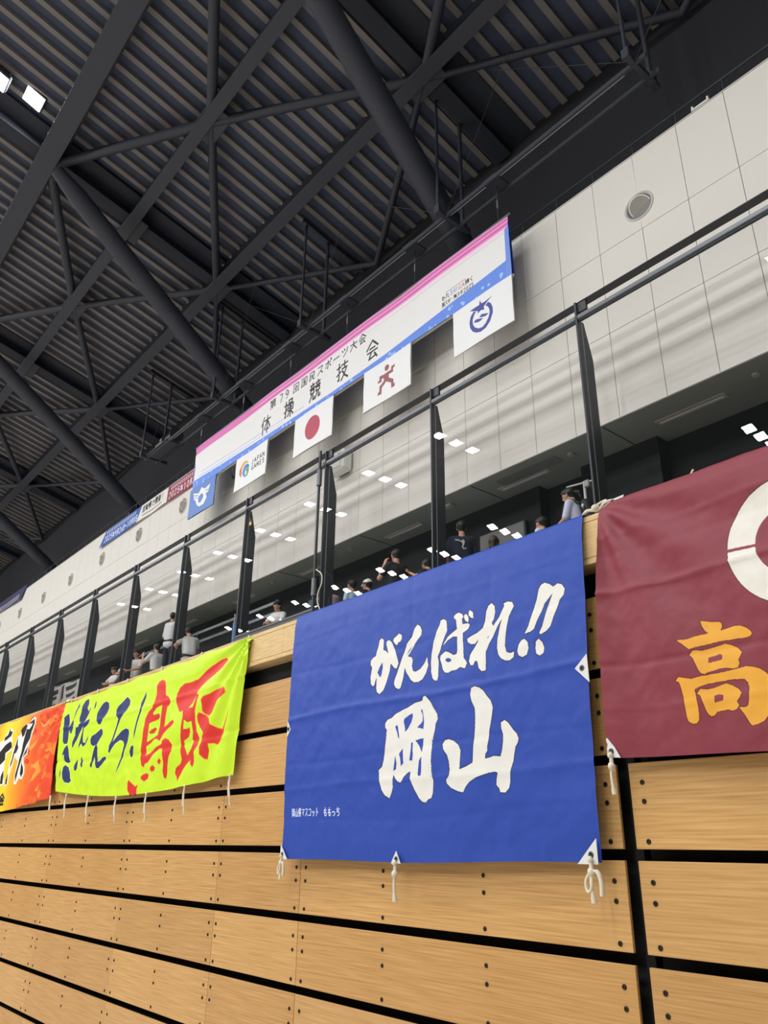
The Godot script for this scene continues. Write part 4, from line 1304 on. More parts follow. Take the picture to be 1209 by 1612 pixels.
func build_event_banner() -> void:
	var k := 160.0
	var x0 := -19.65
	var y1 := 12.55
	var im := Image.create_empty(1984, 240, false, Image.FORMAT_RGB8)
	im.fill(Color(0.93, 0.925, 0.915))
	var px := func(x: float, y: float) -> Vector2: return Vector2((x - x0) * k, (y1 - y) * k)
	# printed pink band with streaks at the top
	im.fill_rect(Rect2i(0, 0, 1984, 46), Color(0.89, 0.47, 0.73))
	for s: Array in [[7, 5, 0.95, 0.62, 0.82], [15, 4, 0.84, 0.40, 0.67], [22, 8, 0.95, 0.63, 0.83], [33, 4, 0.80, 0.36, 0.63], [40, 6, 0.93, 0.58, 0.80]]:
		fill_poly(im, PackedVector2Array([Vector2(500, s[0]), Vector2(1984, s[0]), Vector2(1984, s[0] + s[1]), Vector2(600, s[0] + s[1])]), Color(s[2], s[3], s[4]))
	fill_poly(im, PackedVector2Array([Vector2(900, 46), Vector2(1960, 46), Vector2(1960, 56), Vector2(1200, 50)]), Color(0.97, 0.84, 0.91))
	im.fill_rect(Rect2i(1300, 60, 660, 2), Color(0.86, 0.74, 0.80))
	# printed blue band along the foot, thin in the middle, with bubbles
	var blue := Color(0.40, 0.56, 0.91)
	fill_poly(im, PackedVector2Array([Vector2(0, 184), Vector2(300, 196), Vector2(620, 205), Vector2(1100, 212), Vector2(1400, 206), Vector2(1700, 186), Vector2(1960, 166), Vector2(1984, 160), Vector2(1984, 240), Vector2(0, 240)]), blue)
	fill_poly(im, PackedVector2Array([Vector2(0, 226), Vector2(1984, 230), Vector2(1984, 240), Vector2(0, 240)]), Color(0.28, 0.45, 0.86))
	for i in 420:
		im.fill_rect(Rect2i(80 + i * 2, 158 + i / 14, 2, 2), Color(0.55, 0.57, 0.80))
	fill_poly(im, PackedVector2Array([Vector2(60, 172), Vector2(500, 186), Vector2(900, 200), Vector2(500, 194), Vector2(60, 184)]), Color(0.80, 0.85, 0.97))
	# blue strip down both ends
	fill_poly(im, PackedVector2Array([Vector2(1958, 50), Vector2(1984, 40), Vector2(1984, 240), Vector2(1958, 240)]), Color(0.45, 0.58, 0.90))
	fill_poly(im, PackedVector2Array([Vector2(0, 60), Vector2(16, 110), Vector2(14, 240), Vector2(0, 240)]), Color(0.55, 0.66, 0.93))
	rng.seed = 11
	for i in 70:
		var bx := rng.randf_range(10, 1970)
		var r := rng.randf_range(2.0, 7.5)
		fill_poly(im, disc(Vector2(bx, rng.randf_range(194 if absf(bx - 1000) > 700 else 214, 234)), r, r, 14), Color(0.66, 0.78, 0.98))
	# two lines of lettering
	var small := ["第", "7", "9", "回", "国", "民", "ス", "ポ", "ー", "ツ", "大", "会"]
	var sx := [-15.35, -14.97, -14.71, -14.31, -13.96, -13.63, -13.28, -12.96, -12.63, -12.3, -11.97, -11.65]
	for i in 12:
		var c: Vector2 = px.call(sx[i], 12.085)
		var w := 30.0 if i == 1 or i == 2 else 44.0
		glyph(im, small[i], Rect2(c.x - w / 2, c.y - 22, w, 44), 4.6, INK)
	var big := ["体", "操", "競", "技", "会"]
	var bxs := [-15.65, -14.59, -13.47, -12.38, -11.29]
	for i in 5:
		var c: Vector2 = px.call(bxs[i], 11.615)
		glyph(im, big[i], Rect2(c.x - 36, c.y - 43, 72, 86), 7.5, INK)
	# small printed title at the right
	var a: Vector2 = px.call(-9.1, 11.70)
	write(im, "わた", Rect2(a.x, a.y, 36, 18), 2.4, INK)
	write(im, "SH", Rect2(a.x + 38, a.y, 26, 18), 2.2, Color(0.36, 0.50, 0.74))
	write(im, "I", Rect2(a.x + 62, a.y, 12, 18), 2.2, Color(0.45, 0.45, 0.66))
	write(im, "GA", Rect2(a.x + 73, a.y, 30, 18), 2.2, Color(0.80, 0.42, 0.47))
	write(im, "輝く", Rect2(a.x + 104, a.y, 36, 18), 2.2, INK)
	var b: Vector2 = px.call(-9.1, 11.545)
	write(im, "国スポ・障スポ", Rect2(b.x, b.y, 94, 16), 2.0, INK)
	write(im, "2025", Rect2(b.x + 96, b.y, 44, 16), 2.0, INK)
	for i in 44:
		im.fill_rect(Rect2i(int(b.x) + i * 3, int(b.y) + 20, 2, 2), Color(0.55, 0.54, 0.55))
		if i % 3 != 2:
			im.fill_rect(Rect2i(int(a.x) + 20 + i * 2, int(a.y) - 7, 2, 3), Color(0.45, 0.44, 0.46))
	var t := thing("event_banner", "long white event banner with pink top band and dark lettering", "banner", Vector3(0, 0, 0))
	var wave := func(u: float, v: float) -> Vector3:
		var top := exp(-v * 7.0)
		return Vector3(0, 0.006 * sin(u * 40.0) * top, 0.012 * sin(v * 34.0 + u * 3.0) * exp(-v * 4.0) + 0.012 * sin(u * 23.0) * (1.0 - v))
	var sheet := part(t, "sheet", cloth_mesh([Vector2(-19.63, 12.5), Vector2(-7.32, 12.5), Vector2(-7.29, 11.12), Vector2(-19.6, 11.12)], Rect2(x0, y1, 1984 / k, 240 / k), -8.9, 160, 24, wave), print_mat(im, 0.55))
	part(sheet, "back_cloth", cloth_mesh([Vector2(-19.63, 12.5), Vector2(-7.32, 12.5), Vector2(-7.29, 11.11), Vector2(-19.6, 11.11)], Rect2(x0, y1, 12.4, 1.5), -8.97, 40, 6, func(_u, _v): return Vector3.ZERO), mat(Color(0.12, 0.24, 0.52), 0.7))
	part(t, "top_bar", tube([Vector3(-19.7, 12.52, -8.91), Vector3(-7.25, 12.52, -8.91)], [0.022], 10), M.rail)
	part(t, "bottom_bar", box(Vector3(12.33, 0.05, 0.06), 0.01), M.light_grey, Vector3(-13.45, 11.135, -8.95))
	# five white flags and one blue one hung below
	var flags := [["small white flag with dark blue star and ring emblem", -8.04, 10.62, 1.50, 1.02, "star"], ["small white flag with dull red running figure", -10.77, 10.61, 1.52, 1.0, "runner"], ["small white flag with a red disc", -13.45, 10.6, 1.55, 1.04, "disc"], ["small white flag lettered in black beside coloured arcs", -16.22, 10.63, 1.56, 0.98, "arcs"], ["small mid blue flag with white winged ring emblem", -18.90, 10.70, 1.50, 1.0, "wing"]]
	for f: Array in flags:
		var w: float = f[3]
		var h: float = f[4]
		var cx: float = f[1]
		var foot: float = f[2] - h / 2
		h = 11.105 - foot
		var cy := foot + h / 2
		var fk := 250.0
		var fi := Image.create_empty(int(w * fk), int(h * fk), false, Image.FORMAT_RGB8)
		fi.fill(Color(0.94, 0.94, 0.935))
		var org := {"star": [-8.80, 11.15], "runner": [-11.52, 11.12], "arcs": [-17.0, 11.12], "wing": [-19.66, 11.22], "disc": [cx - w / 2, cy + h / 2]}
		var o: Array = org[f[5]]
		var shift := Vector2((o[0] - (cx - w / 2)) * fk, ((cy + h / 2) - o[1]) * fk)
		var stamp := func(polys: Array, col: Color) -> void:
			for q: Array in polys:
				var p := to_poly(q)
				for i in p.size():
					p[i] += shift
				fill_poly(fi, p, col)
		match f[5]:
			"star":
				stamp.call(EMBLEM_STAR, Color(0.30, 0.33, 0.62))
			"runner":
				stamp.call(EMBLEM_RUNNER, Color(0.62, 0.38, 0.40))
			"disc":
				fill_poly(fi, disc(Vector2(w / 2, h / 2) * fk, 0.3 * fk, 0.3 * fk, 48), Color(0.74, 0.32, 0.38))
			"arcs":
				stamp.call([LOGO_ARCS[0]], Color(0.90, 0.68, 0.36))
				stamp.call([LOGO_ARCS[3]], Color(0.82, 0.46, 0.38))
				stamp.call([LOGO_ARCS[1]], Color(0.35, 0.54, 0.80))
				stamp.call([LOGO_ARCS[2]], Color(0.38, 0.62, 0.46))
				var lx := (-16.22 - (cx - w / 2)) * fk
				write(fi, "JAPAN", Rect2(lx, (cy + h / 2 - 10.81) * fk, 172, 34), 6.0, Color(0.20, 0.20, 0.21), 0.18)
				write(fi, "GAMES", Rect2(lx, (cy + h / 2 - 10.635) * fk, 172, 34), 6.0, Color(0.20, 0.20, 0.21), 0.18)
			"wing":
				fi.fill(Color(0.42, 0.55, 0.80))
				stamp.call(EMBLEM_WING, Color(0.93, 0.93, 0.93))
				stamp.call(EMBLEM_WING_HOLES, Color(0.42, 0.55, 0.80))
		var ft := thing("hanging_flag", f[0], "flag", Vector3(cx, cy, -8.9), "flags below the event banner")
		var seed_x := cx
		var bend := func(u: float, v: float) -> Vector3: return Vector3(0, 0, 0.008 * sin(u * 5.0 + seed_x) + 0.004 * sin(v * 9.0 + seed_x * 2.0))
		part(ft, "cloth", cloth_mesh([Vector2(-w / 2, h / 2), Vector2(w / 2, h / 2), Vector2(w / 2, -h / 2), Vector2(-w / 2, -h / 2)], Rect2(-w / 2, h / 2, w, h), 0.02, 16, 12, bend), print_mat(fi, 0.65))
		var edge := M.light_grey if f[5] != "wing" else M.navy as Material
		part(ft, "board", box(Vector3(w + 0.004, h + 0.004, 0.012), 0.002), edge, Vector3(0, 0, -0.002))
		for s: float in [-1.0, 1.0]:
			part(ft, "tie", tube([Vector3(s * w * 0.4, h / 2 - 0.02, 0), Vector3(s * w * 0.4, h / 2 + 0.004, -0.02)], [0.008], 6), M.rope)

# ------------------------------------------------------------------ cheering banners over the timber edge
func knot(parent: Node3D, at: Vector3, size: float, loop: bool) -> void:
	var r := part(parent, "rope", tube(smooth_path([at, at + Vector3(0.01, -0.3, 0.01) * size, at + Vector3(-0.02, -0.55, 0.015) * size, at + Vector3(0.015, -0.95, 0.01) * size]), [0.03 * size, 0.035 * size, 0.04 * size, 0.05 * size, 0.035 * size, 0.035 * size, 0.035 * size, 0.035 * size, 0.035 * size, 0.035 * size, 0.04 * size, 0.06 * size], 10), M.rope, Vector3.ZERO, "white rope end")
	part(r, "knot", ball(0.085 * size, Vector3(1.0, 1.2, 0.9)), M.rope, at + Vector3(0.005, -0.33, 0.02) * size)
	part(r, "knot", ball(0.07 * size, Vector3(1.1, 0.8, 0.9)), M.rope, at + Vector3(0, -0.08, 0.02) * size)
	if loop:
		part(r, "rope_loop", tube(smooth_path([at + Vector3(0.02, -0.3, 0.03) * size, at + Vector3(-0.14, -0.5, 0.04) * size, at + Vector3(-0.12, -0.72, 0.04) * size, at + Vector3(0.0, -0.66, 0.05) * size, at + Vector3(0.02, -0.42, 0.04) * size]), [0.032 * size], 10), M.rope)
		part(r, "rope_tail", tube(smooth_path([at + Vector3(0.04, -0.3, 0.02) * size, at + Vector3(0.2, -0.34, 0.03) * size, at + Vector3(0.26, -0.56, 0.03) * size, at + Vector3(0.25, -0.8, 0.03) * size]), [0.03 * size, 0.03 * size, 0.032 * size, 0.05 * size], 10), M.rope)

func patch(parent: Node3D, pts: Array, z: float, hole: Vector2) -> void:
	var pl := PackedVector2Array()
	for p: Vector2 in pts:
		pl.append(p)
	var q := part(parent, "corner_patch", extrude(pl, z - 0.004, z + 0.004), M.white, Vector3.ZERO, "white reinforcing patch")
	part(q, "grommet", lathe([Vector2(0.022, 0.0), Vector2(0.026, 0.006), Vector2(0.034, 0.006), Vector2(0.04, 0.0)], 16), M.rail, Vector3(hole.x, hole.y, z + 0.004))
	part(q, "eyelet", lathe([Vector2(0.024, 0.0), Vector2(0.0, 0.001)], 12), M.dark, Vector3(hole.x, hole.y, z + 0.005))

func build_cheer_banners() -> void:
	var wr := FastNoiseLite.new()
	wr.seed = 4
	wr.frequency = 1.0
	wr.fractal_octaves = 3
	# ---- blue
	var im := Image.create_empty(1440, 900, false, Image.FORMAT_RGB8)
	var blue := Color(0.115, 0.27, 0.66)
	im.fill(blue)
	print_polys(im, BLUE_LETTERS, Color(0.93, 0.92, 0.88), 2.4, Color(0.09, 0.12, 0.26))
	print_polys(im, BLUE_HOLES, blue)
	# ragged dry-brush edge on the upright stroke of the third large character
	rng.seed = 3
	var edge: PackedVector2Array = to_poly(BLUE_LETTERS[11])
	for i in 46:
		var t := rng.randf()
		var p := edge[8].lerp(edge[13], t) + Vector2(rng.randf_range(-5, 2), 0)
		fill_poly(im, disc(p, rng.randf_range(0.8, 2.2), rng.randf_range(1.5, 5.0), 7), blue)
	write(im, "岡山県マスコット", Rect2(98, 722, 162, 29), 3.0, Color(0.88, 0.90, 0.95), 0.1)
	write(im, "ももっち", Rect2(283, 722, 92, 30), 3.4, Color(0.88, 0.90, 0.95), 0.1)
	# line of stitching along the hem
	for i in 210:
		var v := i / 210.0
		var ex := lerpf((-5.9 + 12.95) * 200, (-6.08 + 12.95) * 200, v)
		im.fill_rect(Rect2i(int(ex), int(12 + v * 850), 1, 3), Color(0.12, 0.22, 0.56))
	var t := thing("blue_banner", "large royal blue cheering banner with white brush lettering", "banner")
	var zb := -8.27
	var blue_shape := func(u: float, v: float) -> Vector3:
		var o := Vector3.ZERO
		for c: Array in [[0.125, 0.006], [0.25, -0.007], [0.375, 0.007], [0.5, -0.012], [0.625, 0.008], [0.75, -0.007], [0.875, 0.006]]:
			o.z += c[1] * crease(u, c[0] + 0.006 * sin(v * 9.0), 0.008)
		for c: Array in [[0.12, 0.006], [0.27, -0.006], [0.46, 0.022], [0.64, -0.007], [0.74, 0.012], [0.86, -0.006]]:
			o.z += c[1] * crease(v, c[0] + 0.008 * sin(u * 7.0 + c[0] * 20.0), 0.008)
		o.z += 0.02 * wr.get_noise_2d(u * 3.2, v * 2.2) * (0.3 + v) + 0.009 * wr.get_noise_2d(u * 14.0 + 30.0, v * 9.0)
		o.z += 0.035 * sin(v * PI) + 0.02 * sin(u * 11.0 + 1.0) * v * v
		o.y += 0.03 * sin(u * PI) * v * -0.6 + 0.012 * sin(u * 9.4) * v
		if v < 0.06:
			o.z -= (0.06 - v) * 0.6
		o.x += 0.012 * sin(v * 8.0) * (u - 0.5)
		return o
	var pm := print_mat(im, 0.55)
	part(t, "cloth", cloth_mesh([Vector2(-12.74, 5.8), Vector2(-5.86, 5.8), Vector2(-6.03, 1.49), Vector2(-12.72, 1.42)], Rect2(-12.95, 5.85, 7.2, 4.5), zb, 180, 120, blue_shape, 0.22), pm)
	patch(t, [Vector2(-5.93, 3.90), Vector2(-5.925, 3.54), Vector2(-6.13, 3.74)], zb + 0.05, Vector2(-6.02, 3.73))
	patch(t, [Vector2(-12.735, 3.78), Vector2(-12.73, 3.48), Vector2(-12.62, 3.62)], zb + 0.05, Vector2(-12.69, 3.63))
	patch(t, [Vector2(-6.03, 1.75), Vector2(-6.03, 1.47), Vector2(-6.32, 1.47)], zb + 0.05, Vector2(-6.12, 1.57))
	patch(t, [Vector2(-12.72, 1.42), Vector2(-12.72, 1.66), Vector2(-12.5, 1.42)], zb + 0.05, Vector2(-12.66, 1.5))
	patch(t, [Vector2(-9.72, 1.41), Vector2(-9.5, 1.41), Vector2(-9.6, 1.58)], zb + 0.05, Vector2(-9.6, 1.47))
	knot(t, Vector3(-6.12, 1.56, zb + 0.07), 0.52, true)
	knot(t, Vector3(-12.66, 1.5, zb + 0.07), 0.42, true)
	knot(t, Vector3(-9.6, 1.46, zb + 0.07), 0.58, false)
	# rope between the two banner corners on the ledge
	var rope := thing("ledge_rope", "white rope knotted on the timber ledge between blue and maroon banners", "rope", Vector3(-5.7, 5.82, -8.36))
	part(rope, "rope", tube(smooth_path([Vector3(-0.25, 0.0, -0.06), Vector3(-0.1, 0.03, 0.02), Vector3(0.05, 0.01, -0.03), Vector3(0.2, 0.06, 0.02), Vector3(0.38, 0.06, -0.05)]), [0.022], 10), M.rope)
	part(rope, "knot", ball(0.05, Vector3(1.2, 0.8, 1.0)), M.rope, Vector3(0.02, 0.05, 0.0))
	part(rope, "loop", tube(smooth_path([Vector3(-0.05, 0.03, 0.0), Vector3(0.0, 0.1, -0.06), Vector3(0.16, 0.12, -0.05), Vector3(0.14, 0.04, 0.0)]), [0.02], 8), M.rope)
	# ---- maroon
	var mi := Image.create_empty(1562, 814, false, Image.FORMAT_RGB8)
	var maroon := Color(0.545, 0.195, 0.24)
	mi.fill(maroon)
	fill_poly(mi, disc(Vector2(578, 292), 157.0, 157.0, 96), Color(0.36, 0.12, 0.16))
	fill_poly(mi, disc(Vector2(578, 292), 154.6, 154.6, 96), Color(0.93, 0.91, 0.86))
	fill_poly(mi, disc(Vector2(578, 291), 84.6, 84.6, 72), maroon)
	fill_poly(mi, PackedVector2Array([Vector2(418, 277.5), Vector2(500, 283), Vector2(500, 290), Vector2(418, 286)]), maroon)
	print_polys(mi, MAROON_GOLD, Color(0.955, 0.68, 0.20), 2.2, Color(0.42, 0.12, 0.13))
	print_polys(mi, MAROON_HOLES, maroon)
	var mt := thing("maroon_banner", "large maroon cheering banner with white ring and gold character", "banner")
	var zm := -8.26
	var maroon_shape := func(u: float, v: float) -> Vector3:
		var o := Vector3.ZERO
		for c: Array in [[0.105, 0.007], [0.2, -0.006], [0.3, 0.007], [0.5, -0.007], [0.7, 0.007]]:
			o.z += c[1] * crease(u, c[0], 0.007)
		for c: Array in [[0.135, 0.012], [0.215, -0.008], [0.37, 0.03], [0.66, -0.016], [0.82, 0.008]]:
			o.z += c[1] * crease(v, c[0] + 0.01 * sin(u * 12.0), 0.009)
		# drapes radiating from the tied upper left corner
		var f := atan2(v * 3.1 + 0.05, u * 7.0 + 0.05)
		o.z += 0.05 * sin(f * 13.0) * exp(-u * 3.0) * smoothstep(0.0, 0.25, v + u * 2.0)
		o.z += 0.02 * wr.get_noise_2d(u * 5.0 + 9.0, v * 2.0) + 0.008 * wr.get_noise_2d(u * 20.0 + 70.0, v * 10.0)
		o.z += 0.04 * sin(v * PI)
		o.x -= 0.03 * sin(v * PI) * exp(-u * 10.0)
		o.y += 0.045 * smoothstep(0.0, 0.03, u) * exp(-v * 12.0)
		if v < 0.05:
			o.z -= (0.05 - v) * 1.0
		return o
	part(mt, "cloth", cloth_mesh([Vector2(-5.59, 5.79), Vector2(1.2, 5.80), Vector2(1.2, 2.4), Vector2(-5.76, 2.62)], Rect2(-5.85, 6.0, 7.1, 3.7), zm, 190, 100, maroon_shape, 0.24, 0.06), print_mat(mi, 0.55))
	patch(mt, [Vector2(-5.755, 2.87), Vector2(-5.755, 2.63), Vector2(-5.58, 2.615), Vector2(-5.65, 2.74)], zm + 0.05, Vector2(-5.70, 2.69))
	patch(mt, [Vector2(-5.6, 5.80), Vector2(-5.25, 5.83), Vector2(-5.22, 5.90), Vector2(-5.42, 5.89)], zm - 0.09, Vector2(-5.40, 5.85))
	knot(mt, Vector3(-5.70, 2.69, zm + 0.07), 0.5, false)
	part(mt, "top_tie", tube([Vector3(-4.3, 5.87, -8.4), Vector3(-4.27, 5.93, -8.42)], [0.014], 8), M.rope)
	# ---- yellow
	var yi := Image.create_empty(1534, 429, false, Image.FORMAT_RGB8)
	var yel := Color(0.80, 0.94, 0.11)
	yi.fill(yel)
	print_polys(yi, YELLOW_NAVY, Color(0.12, 0.18, 0.40), 2.6, Color(0.88, 0.95, 0.55))
	print_polys(yi, YELLOW_RED, Color(0.87, 0.15, 0.09), 2.2, Color(0.95, 0.72, 0.18))
	print_polys(yi, YELLOW_HOLES, yel)
	print_polys(yi, YELLOW_INNER, Color(0.87, 0.15, 0.09))
	var yt := thing("yellow_banner", "long lime yellow cheering banner with navy and red brush lettering", "banner")
	var zy := -8.29
	var yellow_shape := func(u: float, v: float) -> Vector3:
		var o := Vector3.ZERO
		o.y -= 0.26 * sin(u * PI) * v - 0.05 * (u - 0.5) * v
		o.y += -0.05 * absf(sin(u * PI * 6.0)) * exp(-v * 6.0)
		for c: Array in [[0.3, 0.02], [0.68, -0.024], [0.14, 0.012]]:
			o.z += c[1] * crease(v, c[0], 0.014)
		var f := atan2(v * 2.8 + 0.04, (1.0 - u) * 11.0 + 0.04)
		o.z += 0.06 * sin(f * 15.0) * exp(-(1.0 - u) * 4.5)
		o.z += 0.03 * sin(u * 60.0 + v * 5.0) * exp(-u * 9.0) + 0.03 * wr.get_noise_2d(u * 9.0 + 3.0, v * 2.5) * (0.4 + v)
		o.z += 0.05 * sin(v * PI)
		return o
	part(yt, "cloth", cloth_mesh([Vector2(-25.62, 5.68), Vector2(-14.46, 5.73), Vector2(-14.83, 2.92), Vector2(-25.4, 3.1)], Rect2(-26.1, 5.9, 11.8, 3.3), zy, 200, 60, yellow_shape), print_mat(yi, 0.55))
	var strings := [[-24.18, 2.92, 0.6], [-22.46, 2.80, 0.64], [-20.54, 2.72, 0.58], [-18.75, 2.74, 0.62], [-16.79, 2.82, 0.6], [-14.83, 2.93, 0.58]]
	for s: Array in strings:
		var a := Vector3(s[0], s[1], zy + 0.02)
		var r := part(yt, "string", tube(smooth_path([a, a + Vector3(0.02, -s[2] * 0.4, 0.01), a + Vector3(0.06, -s[2] * 0.75, 0.0), a + Vector3(0.1, -s[2], 0.01)]), [0.015], 8), M.rope, Vector3.ZERO, "hanging white string")
		part(r, "second_strand", tube(smooth_path([a, a + Vector3(-0.03, -s[2] * 0.3, 0.01), a + Vector3(0.03, -s[2] * 0.7, 0.02)]), [0.012], 8), M.rope)
		part(r, "knot", ball(0.032), M.rope, a)
	# ties along the upper edge
	for i in 6:
		part(yt, "upper_tie", box(Vector3(0.05, 0.12, 0.03), 0.01), M.rope, Vector3(-25.2 + 2.12 * i, 5.72, -8.31))
	# ---- orange
	var oi := Image.create_empty(1060, 350, false, Image.FORMAT_RGB8)
	var stops := [[0, Color(0.93, 0.30, 0.13)], [250, Color(0.97, 0.58, 0.13)], [430, Color(0.98, 0.86, 0.13)], [560, Color(0.98, 0.83, 0.14)], [690, Color(0.97, 0.58, 0.14)], [830, Color(0.94, 0.36, 0.13)], [1060, Color(0.93, 0.26, 0.11)]]
	for i in stops.size() - 1:
		for x in range(stops[i][0], stops[i + 1][0]):
			var f: float = float(x - stops[i][0]) / (stops[i + 1][0] - stops[i][0])
			oi.fill_rect(Rect2i(x, 0, 1, 350), (stops[i][1] as Color).lerp(stops[i + 1][1], f))
	rng.seed = 17
	for i in 60:
		var c := Vector2(rng.randf_range(680, 1030), rng.randf_range(20, 330))
		var p := PackedVector2Array()
		for k in 7:
			p.append(c + Vector2(cos(TAU * k / 7.0) * rng.randf_range(8, 32), sin(TAU * k / 7.0) * rng.randf_range(4, 15)))
		fill_poly(oi, p, [Color(0.95, 0.42, 0.14), Color(0.88, 0.25, 0.11), Color(0.97, 0.52, 0.16)][i % 3])
	print_polys(oi, ORANGE_FLAMES, Color(0.97, 0.62, 0.20))
	print_polys(oi, ORANGE_WHITE, Color(0.95, 0.94, 0.90))
	print_polys(oi, ORANGE_BLACK, Color(0.09, 0.08, 0.08))
	glyph(oi, "会", Rect2(508, 264, 66, 40), 7.0, Color(0.10, 0.08, 0.07))
	var ot := thing("orange_banner", "orange flame cheering banner with white outlined black characters", "banner")
	var orange_shape := func(u: float, v: float) -> Vector3:
		var o := Vector3.ZERO
		o.y -= 0.12 * sin(u * PI) * v
		o.y += -0.05 * absf(sin(u * PI * 5.0)) * exp(-v * 6.0)
		var f := atan2(v * 2.8 + 0.04, (1.0 - u) * 10.0 + 0.04)
		o.z += 0.05 * sin(f * 17.0) * exp(-(1.0 - u) * 3.0) + 0.03 * wr.get_noise_2d(u * 9.0 + 40.0, v * 2.5)
		o.z += 0.05 * sin(v * PI)
		return o
	part(ot, "cloth", cloth_mesh([Vector2(-35.8, 5.72), Vector2(-25.64, 5.73), Vector2(-25.56, 2.92), Vector2(-35.8, 2.55)], Rect2(-36.0, 5.95, 10.6, 3.5), -8.31, 150, 50, orange_shape), print_mat(oi, 0.55))
	part(ot, "corner_tie", tube(smooth_path([Vector3(-25.56, 2.95, -8.28), Vector3(-25.5, 2.75, -8.27), Vector3(-25.48, 2.55, -8.28)]), [0.025], 8), M.rope)
	part(ot, "upper_tie", box(Vector3(0.3, 0.08, 0.04), 0.015), M.rope, Vector3(-25.55, 5.76, -8.33))

# ------------------------------------------------------------------ small banners on the white wall
func build_wall_banners() -> void:
	var z := WALL_Z + 0.05
	var specs := [
		["date_banner", "blue date banner with white lettering hung on the white wall top", [Vector2(-27.9, 12.47), Vector2(-24.73, 12.48), Vector2(-25.0, 11.9), Vector2(-28.4, 11.9)], Color(0.22, 0.37, 0.68), "2025年9月26日〜10月8日", Color(0.92, 0.93, 0.95), 0.13],
		["date_banner", "white banner with black lettering between blue and maroon wall banners", [Vector2(-24.72, 12.48), Vector2(-22.64, 12.44), Vector2(-22.62, 11.9), Vector2(-25.0, 11.9)], Color(0.91, 0.90, 0.87), "滋賀県で開催!", Color(0.13, 0.12, 0.12), 0.08],
		["date_banner", "maroon date banner with white lettering hung on the white wall top", [Vector2(-22.63, 12.44), Vector2(-19.9, 12.44), Vector2(-19.9, 11.87), Vector2(-22.61, 11.9)], Color(0.60, 0.19, 0.31), "2025年10月25日〜", Color(0.93, 0.91, 0.92), 0.04],
		["date_banner", "dark purple banner with white lettering at the far left wall top", [Vector2(-43.2, 12.74), Vector2(-37.4, 12.68), Vector2(-37.97, 12.07), Vector2(-43.0, 12.2)], Color(0.20, 0.18, 0.34), "", Color(0.9, 0.9, 0.92), 0.2]]
	for s: Array in specs:
		var c: Array = s[2]
		var x0 := minf(c[0].x, c[3].x)
		var x1 := maxf(c[1].x, c[2].x)
		var y1: float = maxf(c[0].y, c[1].y)
		var y0: float = minf(c[2].y, c[3].y)
		var k := 200.0
		var im := Image.create_empty(int((x1 - x0) * k), int((y1 - y0) * k), false, Image.FORMAT_RGB8)
		im.fill(s[3])
		var w := im.get_width()
		var h := im.get_height()
		var text: String = s[4]
		if text == "":
			# strokes of white lettering too far off to read
			rng.seed = 8
			for i in 12:
				var x := w * 0.2 + i * w * 0.055
				line(im, Vector2(x, h * 0.85), Vector2(x + 14, h * 0.45), 7, s[5])
				line(im, Vector2(x - 4, h * 0.55), Vector2(x + 30, h * 0.5), 6, s[5])
				line(im, Vector2(x + 12, h * 0.85), Vector2(x + 34, h * 0.62), 6, s[5])
		elif text == "滋賀県で開催!":
			write(im, text, Rect2(w * 0.16, h * 0.12, w * 0.72, h * 0.45), 7.0, s[5])
			for i in 26:
				im.fill_rect(Rect2i(int(w * 0.2 + i * w * 0.025), int(h * 0.72), 7, 12), Color(0.35, 0.34, 0.33))
		else:
			write(im, text, Rect2(w * s[6], h * 0.42, w * (0.94 - s[6]), h * 0.44), 6.5, s[5], 0.12)
			for i in 17:
				var x: float = w * (s[6] + 0.04) + i * w * (0.86 - s[6]) / 17.0
				line(im, Vector2(x, h * 0.12), Vector2(x + 12, h * 0.3), 5, s[5])
				line(im, Vector2(x + 14, h * 0.1), Vector2(x + 4, h * 0.32), 5, s[5])
		var t := thing(s[0], s[1], "banner", Vector3.ZERO, "small banners along the white wall top")
		var tilt := func(u: float, v: float) -> Vector3: return Vector3(0, 0, 0.02 * sin(u * 9.0) * v + 0.02 * v)
		part(t, "cloth", cloth_mesh(c, Rect2(x0, y1, x1 - x0, y1 - y0), z, 30, 6, tilt), print_mat(im, 0.7))
		for i in 3:
			var p: Vector2 = (c[0] as Vector2).lerp(c[1], [0.02, 0.5, 0.98][i])
			part(t, "tie", tube([Vector3(p.x, p.y, z), Vector3(p.x, 12.56, WALL_Z + 0.03)], [0.006], 6), M.frame)

